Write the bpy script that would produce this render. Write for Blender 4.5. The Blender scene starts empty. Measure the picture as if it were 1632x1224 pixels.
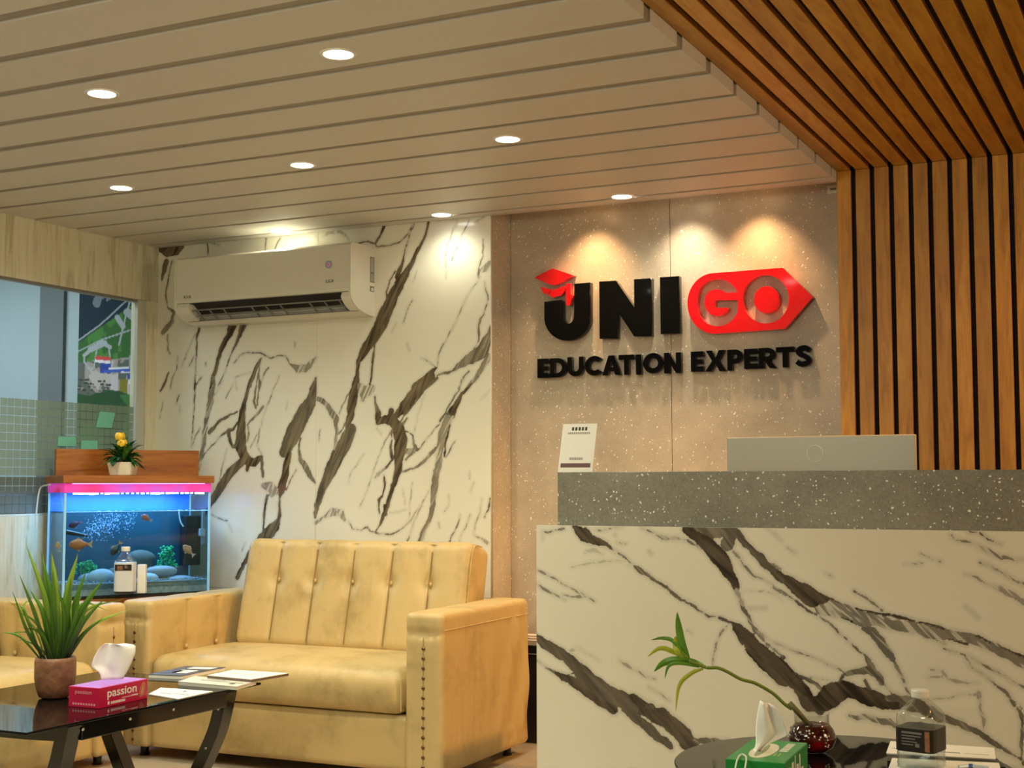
import bpy, bmesh, math, random
import numpy as np
from mathutils import Vector, Matrix
random.seed(7); np.random.seed(7)
SC = bpy.context.scene
COL = SC.collection
PI = math.pi

# ------------------------------------------------------------------ camera, world, lights
F_PX, YAW, PITCH, ROLL, EYE = 2185.0, math.radians(26.34), math.radians(4.174), math.radians(-0.08), 1.10
_f = np.array([-math.sin(YAW)*math.cos(PITCH), math.cos(YAW)*math.cos(PITCH), math.sin(PITCH)])
_r = np.array([math.cos(YAW), math.sin(YAW), 0.0]); _u = np.cross(_r, _f)
_c, _s = math.cos(ROLL), math.sin(ROLL)
CR, CU = _c*_r+_s*_u, -_s*_r+_c*_u
cam = bpy.data.cameras.new('camera'); camo = bpy.data.objects.new('camera', cam); COL.objects.link(camo)
cam.sensor_width = 36.0; cam.lens = F_PX/1632*36.0; cam.clip_start = 0.05
camo.matrix_world = Matrix(((CR[0], CU[0], -_f[0], 0), (CR[1], CU[1], -_f[1], 0), (CR[2], CU[2], -_f[2], EYE), (0, 0, 0, 1)))
SC.camera = camo
SC.view_settings.view_transform = 'Standard'; SC.view_settings.look = 'None'
SC.view_settings.gamma = 1.0; SC.view_settings.use_curve_mapping = False
SC.view_settings.exposure = 0.0
w = bpy.data.worlds.new('world'); SC.world = w; w.use_nodes = True
w.node_tree.nodes['Background'].inputs[0].default_value = (1.0, 0.90, 0.66, 1)
w.node_tree.nodes['Background'].inputs[1].default_value = 0.11

def light(kind, name, loc, energy, color, target=None, **kw):
    l = bpy.data.lights.new(name, kind); l.energy = energy; l.color = color
    for k, v in kw.items(): setattr(l, k, v)
    o = bpy.data.objects.new(name, l); COL.objects.link(o); o.location = loc
    d = (Vector(target)-Vector(loc)) if target else Vector((0, 0, -1))
    o.rotation_euler = d.to_track_quat('-Z', 'Y').to_euler()
    return o
WHITE = (1.0, 0.965, 0.71); WARM = (1.0, 0.60, 0.28)
# downlights of the white ceiling: a regular grid; the rows nearer than the frame are there too
LAMPS = [(x, y) for y in (2.09, 3.15, 4.21, 5.28) for x in (-3.85, -2.965, -2.10)]
CEIL, WOODZ = 2.30, 2.34
for i, (x, y) in enumerate(LAMPS):
    light('SPOT', 'downlight_lamp', (x, y, CEIL-0.03), 5.5 if y > 5 else 34, WHITE, spot_size=math.radians(160), spot_blend=1.0, shadow_soft_size=0.04)
# warm spots hidden in the slot over the sign wall
for x, e, c in ((-2.35, 30, WARM), (-1.91, 25, (1.0, 0.84, 0.60)), (-1.585, 30, WARM)):
    light('SPOT', 'slot_lamp', (x, 5.435, 2.37), e, c, target=(x, 5.60, 1.30), spot_size=math.radians(84), spot_blend=1.0, shadow_soft_size=0.015)
# warm lamps over the reception side, outside the frame
for x, y, e in ((-0.3, 1.6, 10), (0.6, 2.6, 22), (0.9, 4.3, 22), (0.1, 4.75, 14)):
    light('SPOT', 'warm_lamp', (x, y, 2.31), e, (1.0, 0.52, 0.16), target=(x-0.35, y+0.15, 0), spot_size=math.radians(150), spot_blend=0.6, shadow_soft_size=0.05)
light('SPOT', 'desk_side_lamp', (-0.08, 4.42, 2.31), 260, (1.0, 0.50, 0.13), target=(-2.45, 4.85, 0.25), spot_size=math.radians(56), spot_blend=0.8, shadow_soft_size=0.06)
light('AREA', 'side_fill', (2.6, 3.2, 1.95), 40, (1.0, 0.74, 0.42), target=(-3.0, 3.4, 1.7), size=0.9)  # added fill light on the right, for plank ends and sofa side
light('AREA', 'front_fill', (-1.9, 0.4, 2.25), 42, (1.0, 0.95, 0.70), target=(-2.6, 4.2, 0.6), size=1.0)  # added fill from the camera side, not a fixture of the room

# ------------------------------------------------------------------ helpers
def ray(x, y): return (x-816)/F_PX*CR-(y-612)/F_PX*CU+_f
def on(ax, c, x, y):
    d = ray(x, y); t = (c-(EYE if ax == 2 else 0))/d[ax]; q = t*d
    return Vector((q[0], q[1], q[2]+EYE))
def onp(p0, n, x, y):
    d = ray(x, y); p = np.array(p0)-np.array((0, 0, EYE)); n = np.array(n)
    q = d*(p@n)/(d@n); return Vector((q[0], q[1], q[2]+EYE))
def tag(o, label=None, cat=None, group=None, kind=None):
    if label: o['label'] = label
    if cat: o['category'] = cat
    if group: o['group'] = group
    if kind: o['kind'] = kind
    return o
def empty(name, loc=(0, 0, 0), rz=0, label=None, cat=None, group=None):
    o = bpy.data.objects.new(name, None); COL.objects.link(o); o.location = loc; o.rotation_euler = (0, 0, rz)
    o.empty_display_size = 0.05
    return tag(o, label, cat, group)
def link(name, me, m, parent=None, loc=None, rot=None, smooth=False):
    o = bpy.data.objects.new(name, me); COL.objects.link(o)
    if m is not None and not me.materials: me.materials.append(m)
    if parent is not None: o.parent = parent
    if loc is not None: o.location = loc
    if rot is not None: o.rotation_euler = rot
    if smooth:
        me.polygons.foreach_set('use_smooth', [True]*len(me.polygons))
    return o
def mesh(name, verts, faces):
    me = bpy.data.meshes.new(name); me.from_pydata([tuple(v) for v in verts], [], [tuple(f) for f in faces]); me.update()
    return me
def from_bm(name, bm, m, parent=None, smooth=False, loc=None, rot=None):
    bmesh.ops.recalc_face_normals(bm, faces=bm.faces)
    me = bpy.data.meshes.new(name); bm.to_mesh(me); bm.free()
    return link(name, me, m, parent, loc, rot, smooth)
def bm_box(bm, x0, x1, y0, y1, z0, z1, bev=0, seg=2, M=None):
    r = bmesh.ops.create_cube(bm, size=1)
    vs = r['verts']
    for v in vs: v.co = Vector((x0+(v.co.x+.5)*(x1-x0), y0+(v.co.y+.5)*(y1-y0), z0+(v.co.z+.5)*(z1-z0)))
    if bev > 0:
        es = list({e for v in vs for e in v.link_edges})
        r2 = bmesh.ops.bevel(bm, geom=es, offset=bev, segments=seg, affect='EDGES', profile=0.5)
        vs = list({v for f in r2['faces'] for v in f.verts} | {v for v in vs if v.is_valid})
    if M is not None:
        for v in vs: v.co = M @ v.co
def box(name, x0, x1, y0, y1, z0, z1, m, parent=None, bev=0, seg=2, smooth=False):
    bm = bmesh.new(); bm_box(bm, x0, x1, y0, y1, z0, z1, bev, seg); return from_bm(name, bm, m, parent, smooth)
def lathe(prof, n=32, sq=0.0):
    """prof: [(r,z)]; sq>0 turns the circle into a rounded square"""
    vs, fs = [], []
    for r, z in prof:
        for i in range(n):
            a = 2*PI*i/n
            c, s = math.cos(a), math.sin(a)
            k = 1.0
            if sq > 0: k = 1/((abs(c)**(2+sq)+abs(s)**(2+sq))**(1/(2+sq)))
            vs.append((r*k*c, r*k*s, z))
    for j in range(len(prof)-1):
        for i in range(n):
            a, b = j*n+i, j*n+(i+1) % n
            fs.append((a, b, b+n, a+n))
    fs.append(tuple(range(n-1, -1, -1))); fs.append(tuple((len(prof)-1)*n+i for i in range(n)))
    return mesh('lathe', vs, fs)
def tube(pts, rad, n=8, closed_ends=True, up=Vector((0, 0, 1))):
    pts = [Vector(p) for p in pts]; vs, fs = [], []
    rads = rad if isinstance(rad, (list, tuple)) else [rad]*len(pts)
    for k, p in enumerate(pts):
        t = (pts[min(k+1, len(pts)-1)]-pts[max(k-1, 0)]).normalized()
        a = t.cross(up)
        if a.length < 1e-3: a = t.cross(Vector((1, 0, 0)))
        a.normalize(); b = t.cross(a)
        for i in range(n):
            th = 2*PI*i/n; vs.append(p+rads[k]*(math.cos(th)*a+math.sin(th)*b))
    for k in range(len(pts)-1):
        for i in range(n):
            q, r_ = k*n+i, k*n+(i+1) % n; fs.append((q, r_, r_+n, q+n))
    fs.append(tuple(range(n-1, -1, -1))); fs.append(tuple((len(pts)-1)*n+i for i in range(n)))
    return mesh('tube', vs, fs)
def smoothpts(pts, k=6):
    pts = [Vector(p) for p in pts]; out = []
    P = [pts[0]*2-pts[1]]+pts+[pts[-1]*2-pts[-2]]
    for i in range(1, len(P)-2):
        for j in range(k):
            t = j/k
            out.append(0.5*((2*P[i])+(-P[i-1]+P[i+1])*t+(2*P[i-1]-5*P[i]+4*P[i+1]-P[i+2])*t*t+(-P[i-1]+3*P[i]-3*P[i+1]+P[i+2])*t**3))
    out.append(pts[-1]); return out
def ribbon(pts, width, side, fold=0.25, k=5, wprof=None):
    """a leaf: a folded blade along pts; side = direction of its width"""
    P = smoothpts(pts, k); n = len(P); vs, fs = [], []
    for i, p in enumerate(P):
        t = i/(n-1)
        wd = width*(wprof(t) if wprof else (0.45+0.55*math.sin(min(1, t*1.6)*PI/2))*(1-t**3)+0.02)
        tg = (P[min(i+1, n-1)]-P[max(i-1, 0)]).normalized()
        s = Vector(side); s = (s-tg*s.dot(tg)); s = s.normalized() if s.length > 1e-4 else Vector((1, 0, 0))
        nn = tg.cross(s)
        vs += [p-s*wd/2+nn*wd*fold, p, p+s*wd/2+nn*wd*fold]
    for i in range(n-1):
        a = i*3; fs += [(a, a+1, a+4, a+3), (a+1, a+2, a+5, a+4)]
    return mesh('leaf', vs, fs)
def padbox(sx, sy, sz, r, cell=0.03, fn=None):
    """rounded box with a dense grid, centred; fn(P,N,(sx,sy,sz)) -> displaced P"""
    nx, ny, nz = [max(2, int(round(s/cell))) for s in (sx, sy, sz)]
    idx = {}; V = []; Fc = []
    def vid(i, j, k):
        key = (i, j, k)
        if key not in idx: idx[key] = len(V); V.append(key)
        return idx[key]
    for k in (0, nz):
        for i in range(nx):
            for j in range(ny):
                q = [vid(i, j, k), vid(i+1, j, k), vid(i+1, j+1, k), vid(i, j+1, k)]; Fc.append(q if k else q[::-1])
    for j in (0, ny):
        for i in range(nx):
            for k in range(nz):
                q = [vid(i, j, k), vid(i, j, k+1), vid(i+1, j, k+1), vid(i+1, j, k)]; Fc.append(q if j else q[::-1])
    for i in (0, nx):
        for j in range(ny):
            for k in range(nz):
                q = [vid(i, j, k), vid(i, j+1, k), vid(i, j+1, k+1), vid(i, j, k+1)]; Fc.append(q if i else q[::-1])
    A = np.array(V, float)/np.array([nx, ny, nz])-0.5
    H = np.array([sx, sy, sz])/2
    r = min(r, *(H*0.99))
    # keep extra resolution near edges: push the grid outwards a little
    Pt = np.sign(A)*np.minimum(np.abs(A)*2, 1)**0.9*H
    Q = np.clip(Pt, -(H-r), H-r); D = Pt-Q; L = np.linalg.norm(D, axis=1); L[L == 0] = 1
    # cube surface -> rounded
    N = D/L[:, None]
    Pn = Q+N*r*np.minimum(1, (np.abs(D).max(1)/r))[:, None]
    if fn is not None: Pn = fn(Pn, N, (sx, sy, sz))
    return mesh('pad', Pn, Fc)
def flat_poly(name, loops, depth, plane_y, m, parent=None, bevel=0.0):
    """loops: closed 2-D outlines (X,Z) in world on the plane Y = plane_y; extruded to plane_y+depth"""
    cu = bpy.data.curves.new(name, 'CURVE'); cu.dimensions = '2D'; cu.fill_mode = 'BOTH'
    cu.extrude = depth/2-bevel; cu.bevel_depth = bevel; cu.bevel_resolution = 1; cu.offset = -bevel
    for lp in loops:
        s = cu.splines.new('POLY'); s.points.add(len(lp)-1); s.use_cyclic_u = True
        for p, (x, z) in zip(s.points, lp): p.co = (x, z, 0, 1)
    o = bpy.data.objects.new('tmp', cu); COL.objects.link(o)
    dg = bpy.context.evaluated_depsgraph_get(); me = bpy.data.meshes.new_from_object(o.evaluated_get(dg))
    bpy.data.objects.remove(o); bpy.data.curves.remove(cu)
    me.transform(Matrix(((1, 0, 0, 0), (0, 0, -1, plane_y+depth/2), (0, 1, 0, 0), (0, 0, 0, 1))))
    me.materials.clear()
    return link(name, me, m, parent)
def text_mesh(txt, off=0.0, extrude=0.0, shear=0.0, res=4):
    cu = bpy.data.curves.new('t', 'FONT'); cu.body = txt; cu.offset = off; cu.extrude = extrude; cu.shear = shear; cu.resolution_u = res
    o = bpy.data.objects.new('tmp', cu); COL.objects.link(o)
    dg = bpy.context.evaluated_depsgraph_get(); me = bpy.data.meshes.new_from_object(o.evaluated_get(dg))
    bpy.data.objects.remove(o); bpy.data.curves.remove(cu); me.materials.clear()
    return me
def text_on(name, txt, o, ux, uy, wd, ht, m, parent=None, off=0.0, th=0.0006, shear=0.0):
    """text box with lower-left corner o, ux right, uy up (unit vectors), size wd x ht, standing th proud"""
    me = text_mesh(txt, off, 0.01, shear)
    co = np.array([v.co[:] for v in me.vertices]); mn, mx = co.min(0), co.max(0)
    ux, uy = Vector(ux).normalized(), Vector(uy).normalized(); n = ux.cross(uy); o = Vector(o)
    for v in me.vertices:
        a = (v.co.x-mn[0])/(mx[0]-mn[0])*wd; b = (v.co.y-mn[1])/(mx[1]-mn[1])*ht
        c = (v.co.z-mn[2])/(mx[2]-mn[2])*th
        v.co = o+ux*a+uy*b+n*c
    return link(name, me, m, parent)

# ------------------------------------------------------------------ materials
def newmat(name):
    m = bpy.data.materials.new(name); m.use_nodes = True; nt = m.node_tree
    return m, nt, nt.nodes['Principled BSDF']
def ND(nt, t, **kw):
    n = nt.nodes.new(t)
    for k, v in kw.items():
        if k in n.inputs: n.inputs[k].default_value = v
        else: setattr(n, k, v)
    return n
def plain(name, col, rough=0.5, metal=0.0, spec=None, noise=0.0, nscale=20, bump=0.0, coat=0.0, trans=0.0):
    m, nt, b = newmat(name)
    b.inputs['Base Color'].default_value = (*col, 1); b.inputs['Roughness'].default_value = rough
    b.inputs['Metallic'].default_value = metal
    if coat: b.inputs['Coat Weight'].default_value = coat; b.inputs['Coat Roughness'].default_value = 0.05
    if trans: b.inputs['Transmission Weight'].default_value = trans
    tc = ND(nt, 'ShaderNodeTexCoord'); n = ND(nt, 'ShaderNodeTexNoise', Scale=nscale, Detail=4.0)
    nt.links.new(tc.outputs['Object'], n.inputs['Vector'])
    if noise:
        mx = ND(nt, 'ShaderNodeMix', data_type='RGBA'); mx.inputs[6].default_value = (*[c*(1-noise) for c in col], 1); mx.inputs[7].default_value = (*[min(1, c*(1+noise)) for c in col], 1)
        nt.links.new(n.outputs['Fac'], mx.inputs[0]); nt.links.new(mx.outputs[2], b.inputs['Base Color'])
    if bump:
        bp = ND(nt, 'ShaderNodeBump', Strength=bump, Distance=0.004); nt.links.new(n.outputs['Fac'], bp.inputs['Height']); nt.links.new(bp.outputs[0], b.inputs['Normal'])
    return m
def emit(name, col, s):
    m, nt, b = newmat(name); b.inputs['Base Color'].default_value = (*col, 1)
    b.inputs['Emission Color'].default_value = (*col, 1); b.inputs['Emission Strength'].default_value = s
    return m
def ramp(nt, fac, stops):
    r = ND(nt, 'ShaderNodeValToRGB'); e = r.color_ramp.elements
    while len(e) < len(stops): e.new(0.5)
    for q, (p, c) in zip(e, stops): q.position = p; q.color = (*c, 1)
    nt.links.new(fac, r.inputs[0]); return r.outputs[0]
def wood(name, c0, c1, c2, axis='Z', scale=9, rough=0.42, stretch=14, bump=0.1):
    m, nt, b = newmat(name); tc = ND(nt, 'ShaderNodeTexCoord'); oi = ND(nt, 'ShaderNodeObjectInfo')
    ad = ND(nt, 'ShaderNodeVectorMath', operation='ADD'); sc = ND(nt, 'ShaderNodeVectorMath', operation='SCALE'); sc.inputs[3].default_value = 37.0
    cb = ND(nt, 'ShaderNodeCombineXYZ')
    for i in range(3): nt.links.new(oi.outputs['Random'], cb.inputs[i])
    nt.links.new(cb.outputs[0], sc.inputs[0]); nt.links.new(tc.outputs['Object'], ad.inputs[0]); nt.links.new(sc.outputs[0], ad.inputs[1])
    mp = ND(nt, 'ShaderNodeMapping'); s = [stretch]*3; s['XYZ'.index(axis)] = 1.0; mp.inputs['Scale'].default_value = s
    nt.links.new(ad.outputs[0], mp.inputs[0])
    n1 = ND(nt, 'ShaderNodeTexNoise', Scale=scale*0.35, Detail=6.0, Distortion=1.2); n2 = ND(nt, 'ShaderNodeTexNoise', Scale=scale*1.6, Detail=3.0)
    nt.links.new(mp.outputs[0], n1.inputs['Vector']); nt.links.new(mp.outputs[0], n2.inputs['Vector'])
    mxx = ND(nt, 'ShaderNodeMath', operation='MULTIPLY_ADD'); mxx.inputs[1].default_value = 0.35
    nt.links.new(n2.outputs['Fac'], mxx.inputs[0]); nt.links.new(n1.outputs['Fac'], mxx.inputs[2])
    col = ramp(nt, mxx.outputs[0], [(0.42, c0), (0.62, c1), (0.85, c2)])
    hs = ND(nt, 'ShaderNodeHueSaturation'); mr = ND(nt, 'ShaderNodeMapRange'); mr.inputs[3].default_value = 0.86; mr.inputs[4].default_value = 1.14
    nt.links.new(oi.outputs['Random'], mr.inputs[0]); nt.links.new(mr.outputs[0], hs.inputs['Value']); nt.links.new(col, hs.inputs['Color'])
    nt.links.new(hs.outputs[0], b.inputs['Base Color']); b.inputs['Roughness'].default_value = rough
    bp = ND(nt, 'ShaderNodeBump', Strength=bump, Distance=0.002); nt.links.new(n2.outputs['Fac'], bp.inputs['Height']); nt.links.new(bp.outputs[0], b.inputs['Normal'])
    return m
def terrazzo(name, c0, c1, fleck, fs=42, thr=0.11, rough=0.35):
    m, nt, b = newmat(name); tc = ND(nt, 'ShaderNodeTexCoord')
    n = ND(nt, 'ShaderNodeTexNoise', Scale=3.5, Detail=8.0, Roughness=0.7); nt.links.new(tc.outputs['Object'], n.inputs['Vector'])
    n2 = ND(nt, 'ShaderNodeTexNoise', Scale=160.0, Detail=2.0); nt.links.new(tc.outputs['Object'], n2.inputs['Vector'])
    a = ND(nt, 'ShaderNodeMath', operation='MULTIPLY_ADD'); a.inputs[1].default_value = 0.5
    nt.links.new(n2.outputs['Fac'], a.inputs[0]); nt.links.new(n.outputs['Fac'], a.inputs[2])
    base = ramp(nt, a.outputs[0], [(0.5, c0), (0.95, c1)])
    nv = ND(nt, 'ShaderNodeTexNoise', Scale=30.0, Detail=2.0); nt.links.new(tc.outputs['Object'], nv.inputs['Vector'])
    vm = ND(nt, 'ShaderNodeVectorMath', operation='MULTIPLY_ADD'); vm.inputs[1].default_value = (0.03, 0.03, 0.03)
    nt.links.new(nv.outputs['Color'], vm.inputs[0]); nt.links.new(tc.outputs['Object'], vm.inputs[2])
    v = ND(nt, 'ShaderNodeTexVoronoi', Scale=float(fs)); nt.links.new(vm.outputs[0], v.inputs['Vector'])
    # only some cells carry a fleck, each of its own size
    sx = ND(nt, 'ShaderNodeSeparateColor'); nt.links.new(v.outputs['Color'], sx.inputs[0])
    mr = ND(nt, 'ShaderNodeMapRange'); mr.inputs[1].default_value = 0.45; mr.inputs[2].default_value = 1.0; mr.inputs[3].default_value = 0.0; mr.inputs[4].default_value = thr*2.4
    nt.links.new(sx.outputs[0], mr.inputs[0])
    lt = ND(nt, 'ShaderNodeMath', operation='LESS_THAN'); nt.links.new(v.outputs['Distance'], lt.inputs[0]); nt.links.new(mr.outputs[0], lt.inputs[1])
    mx = ND(nt, 'ShaderNodeMix', data_type='RGBA'); mx.inputs[7].default_value = (*fleck, 1)
    nt.links.new(lt.outputs[0], mx.inputs[0]); nt.links.new(base, mx.inputs[6]); nt.links.new(mx.outputs[2], b.inputs['Base Color'])
    b.inputs['Roughness'].default_value = rough
    return m
def marble(name, base, base2, rot, v0, v1, rough=0.10, nscale=26, amp=0.010):
    m, nt, b = newmat(name); tc = ND(nt, 'ShaderNodeTexCoord')
    at = ND(nt, 'ShaderNodeAttribute', attribute_name='vein'); tn = ND(nt, 'ShaderNodeAttribute', attribute_name='tone')
    n = ND(nt, 'ShaderNodeTexNoise', Scale=float(nscale), Detail=5.0, Roughness=0.65); nt.links.new(tc.outputs['Object'], n.inputs['Vector'])
    sub = ND(nt, 'ShaderNodeMath', operation='SUBTRACT'); sub.inputs[1].default_value = 0.5; nt.links.new(n.outputs['Fac'], sub.inputs[0])
    # ragged edges only where the vein is wide enough to carry them
    wd = ND(nt, 'ShaderNodeMapRange'); wd.inputs[1].default_value = -0.02; wd.inputs[2].default_value = 0.012; wd.inputs[3].default_value = amp*0.35; wd.inputs[4].default_value = amp*2.3
    nt.links.new(at.outputs['Fac'], wd.inputs[0])
    ma = ND(nt, 'ShaderNodeMath', operation='MULTIPLY_ADD'); nt.links.new(sub.outputs[0], ma.inputs[0]); nt.links.new(wd.outputs[0], ma.inputs[1]); nt.links.new(at.outputs['Fac'], ma.inputs[2])
    mask = ND(nt, 'ShaderNodeMapRange', interpolation_type='SMOOTHSTEP'); mask.inputs[1].default_value = -0.0016; mask.inputs[2].default_value = 0.0012
    nt.links.new(ma.outputs[0], mask.inputs[0])
    halo = ND(nt, 'ShaderNodeMapRange', interpolation_type='SMOOTHSTEP'); halo.inputs[1].default_value = -0.014; halo.inputs[2].default_value = 0.004; halo.inputs[4].default_value = 0.30
    nt.links.new(ma.outputs[0], halo.inputs[0])
    mp = ND(nt, 'ShaderNodeMapping'); mp.inputs['Rotation'].default_value = (0, rot, 0)
    mp2 = ND(nt, 'ShaderNodeMapping'); mp2.inputs['Scale'].default_value = (9, 1, 1.2)
    nt.links.new(tc.outputs['Object'], mp.inputs[0]); nt.links.new(mp.outputs[0], mp2.inputs[0])
    st = ND(nt, 'ShaderNodeTexNoise', Scale=5.0, Detail=5.0, Distortion=0.6); nt.links.new(mp2.outputs[0], st.inputs['Vector'])
    vc = ramp(nt, st.outputs['Fac'], [(0.35, v0), (0.52, tuple((p+q)/2 for p, q in zip(v0, v1))), (0.72, v1)])
    lo = ND(nt, 'ShaderNodeTexNoise', Scale=1.6, Detail=3.0); nt.links.new(tc.outputs['Object'], lo.inputs['Vector'])
    bc = ramp(nt, lo.outputs['Fac'], [(0.35, base), (0.65, base2)])
    # holes of pale stone inside wide, pale-toned veins
    h = ND(nt, 'ShaderNodeMapRange', interpolation_type='SMOOTHSTEP'); h.inputs[1].default_value = 0.50; h.inputs[2].default_value = 0.60; h.inputs[3].default_value = 1.0; h.inputs[4].default_value = 0.25
    hn = ND(nt, 'ShaderNodeTexNoise', Scale=17.0, Detail=2.0, Distortion=1.5); nt.links.new(mp2.outputs[0], hn.inputs['Vector']); hn.inputs['Scale'].default_value = 4.0
    nt.links.new(hn.outputs['Fac'], h.inputs[0])
    th = ND(nt, 'ShaderNodeMapRange'); th.inputs[1].default_value = 0.75; th.inputs[2].default_value = 0.95; nt.links.new(tn.outputs['Fac'], th.inputs[0])
    hm = ND(nt, 'ShaderNodeMix', data_type='FLOAT'); nt.links.new(th.outputs[0], hm.inputs[0]); nt.links.new(h.outputs[0], hm.inputs[2]); hm.inputs[3].default_value = 1.0
    mk = ND(nt, 'ShaderNodeMath', operation='MULTIPLY'); nt.links.new(mask.outputs[0], mk.inputs[0]); nt.links.new(hm.outputs[0], mk.inputs[1])
    mk1 = ND(nt, 'ShaderNodeMath', operation='MAXIMUM'); nt.links.new(mk.outputs[0], mk1.inputs[0]); nt.links.new(halo.outputs[0], mk1.inputs[1])
    mk2 = ND(nt, 'ShaderNodeMath', operation='MULTIPLY'); nt.links.new(mk1.outputs[0], mk2.inputs[0]); nt.links.new(tn.outputs['Fac'], mk2.inputs[1])
    mx = ND(nt, 'ShaderNodeMix', data_type='RGBA'); nt.links.new(mk2.outputs[0], mx.inputs[0]); nt.links.new(bc, mx.inputs[6]); nt.links.new(vc, mx.inputs[7])
    nt.links.new(mx.outputs[2], b.inputs['Base Color']); b.inputs['Roughness'].default_value = rough
    return m
def leather(name, c, stain, rough=0.42):
    m, nt, b = newmat(name); tc = ND(nt, 'ShaderNodeTexCoord')
    n = ND(nt, 'ShaderNodeTexNoise', Scale=5.0, Detail=6.0, Roughness=0.65); nt.links.new(tc.outputs['Object'], n.inputs['Vector'])
    col = ramp(nt, n.outputs['Fac'], [(0.30, stain), (0.50, c), (0.8, tuple(min(1, v*1.08) for v in c))])
    nt.links.new(col, b.inputs['Base Color']); b.inputs['Roughness'].default_value = rough
    n2 = ND(nt, 'ShaderNodeTexNoise', Scale=260.0, Detail=2.0); nt.links.new(tc.outputs['Object'], n2.inputs['Vector'])
    mp = ND(nt, 'ShaderNodeMapping'); mp.inputs['Rotation'].default_value = (0.5, 0.4, 0.3); mp.inputs['Scale'].default_value = (10, 10, 2)
    n3 = ND(nt, 'ShaderNodeTexNoise', Scale=1.4, Detail=2.0, Distortion=1.0); nt.links.new(tc.outputs['Object'], mp.inputs[0]); nt.links.new(mp.outputs[0], n3.inputs['Vector'])
    b1 = ND(nt, 'ShaderNodeBump', Strength=0.10, Distance=0.001); nt.links.new(n2.outputs['Fac'], b1.inputs['Height'])
    b2 = ND(nt, 'ShaderNodeBump', Strength=0.35, Distance=0.012); nt.links.new(n3.outputs['Fac'], b2.inputs['Height']); nt.links.new(b1.outputs[0], b2.inputs['Normal'])
    nt.links.new(b2.outputs[0], b.inputs['Normal'])
    return m
def thin_glass(name, tint=(0.96, 1, 0.99), refl=0.9, rough=0.0, base=0.04):
    """clear thin sheet: see-through plus a Fresnel mirror"""
    m, nt, b = newmat(name); nt.nodes.remove(b); out = [n for n in nt.nodes if n.type == 'OUTPUT_MATERIAL'][0]
    t = ND(nt, 'ShaderNodeBsdfTransparent'); t.inputs[0].default_value = (*tint, 1)
    g = ND(nt, 'ShaderNodeBsdfGlossy'); g.inputs['Roughness'].default_value = rough
    fw = ND(nt, 'ShaderNodeLayerWeight'); fw.inputs[0].default_value = 0.5
    pw_ = ND(nt, 'ShaderNodeMath', operation='POWER'); pw_.inputs[1].default_value = 4.0; nt.links.new(fw.outputs['Facing'], pw_.inputs[0])
    fr = ND(nt, 'ShaderNodeMath', operation='MULTIPLY_ADD'); fr.inputs[1].default_value = 0.9; fr.inputs[2].default_value = base; nt.links.new(pw_.outputs[0], fr.inputs[0])
    mu = ND(nt, 'ShaderNodeMath', operation='MULTIPLY'); mu.inputs[1].default_value = refl; nt.links.new(fr.outputs[0], mu.inputs[0])
    mx = ND(nt, 'ShaderNodeMixShader'); nt.links.new(mu.outputs[0], mx.inputs[0]); nt.links.new(t.outputs[0], mx.inputs[1]); nt.links.new(g.outputs[0], mx.inputs[2])
    nt.links.new(mx.outputs[0], out.inputs[0])
    return m
def veil(name, col, alpha, rough=0.4):
    m, nt, b = newmat(name); b.inputs['Base Color'].default_value = (*col, 1); b.inputs['Alpha'].default_value = alpha; b.inputs['Roughness'].default_value = rough
    return m
def vcol(name, rough=0.35):
    m, nt, b = newmat(name); a = ND(nt, 'ShaderNodeAttribute', attribute_name='print'); nt.links.new(a.outputs['Color'], b.inputs['Base Color']); b.inputs['Roughness'].default_value = rough
    return m

M = {}
M['ceil'] = plain('ceiling_panel_paint', (0.62, 0.585, 0.53), 0.5, noise=0.03, nscale=3)
M['groove'] = wood('ceiling_groove', (0.25, 0.21, 0.16), (0.28, 0.24, 0.18), (0.31, 0.27, 0.2), 'X')
M['slat_wall'] = wood('slat_oak_vertical', (0.36, 0.150, 0.016), (0.50, 0.235, 0.026), (0.60, 0.31, 0.042), 'Z', scale=8, stretch=9)
M['slat_ceil'] = wood('slat_oak_ceiling', (0.36, 0.150, 0.016), (0.50, 0.235, 0.026), (0.60, 0.31, 0.042), 'Y', scale=8, stretch=9)
M['black_back'] = plain('black_backing', (0.008, 0.006, 0.006), 0.8)
M['terr_wall'] = terrazzo('terrazzo_brown', (0.40, 0.34, 0.265), (0.64, 0.545, 0.43), (0.95, 0.90, 0.78), 75, 0.12, 0.32)
M['terr_desk'] = terrazzo('terrazzo_grey', (0.15, 0.145, 0.115), (0.29, 0.28, 0.23), (0.85, 0.82, 0.72), 100, 0.13, 0.35)
M['laminate'] = wood('pale_laminate', (0.47, 0.42, 0.28), (0.70, 0.67, 0.49), (0.78, 0.76, 0.60), 'Z', scale=6.5, stretch=9, rough=0.4)
M['floor'] = plain('floor_tile', (0.50, 0.42, 0.32), 0.22, noise=0.12, nscale=4)
M['marble_wall'] = marble('marble_wall', (0.80, 0.78, 0.66), (0.86, 0.84, 0.73), math.radians(-25), (0.05, 0.038, 0.022), (0.26, 0.20, 0.115))
M['marble_desk'] = marble('marble_desk', (0.72, 0.69, 0.57), (0.78, 0.75, 0.64), math.radians(45), (0.035, 0.026, 0.018), (0.14, 0.11, 0.075), rough=0.14, nscale=34, amp=0.012)
M['leather'] = leather('tan_leather', (0.58, 0.43, 0.195), (0.40, 0.29, 0.115))
M['seam'] = plain('seam_thread', (0.30, 0.19, 0.05), 0.7)
M['stud'] = plain('brass_stud', (0.20, 0.11, 0.06), 0.3, metal=0.9)
M['black_gloss'] = plain('black_gloss_paint', (0.006, 0.006, 0.006), 0.12, coat=0.5)
M['black_glass'] = plain('black_glass', (0.004, 0.004, 0.005), 0.03)
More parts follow.
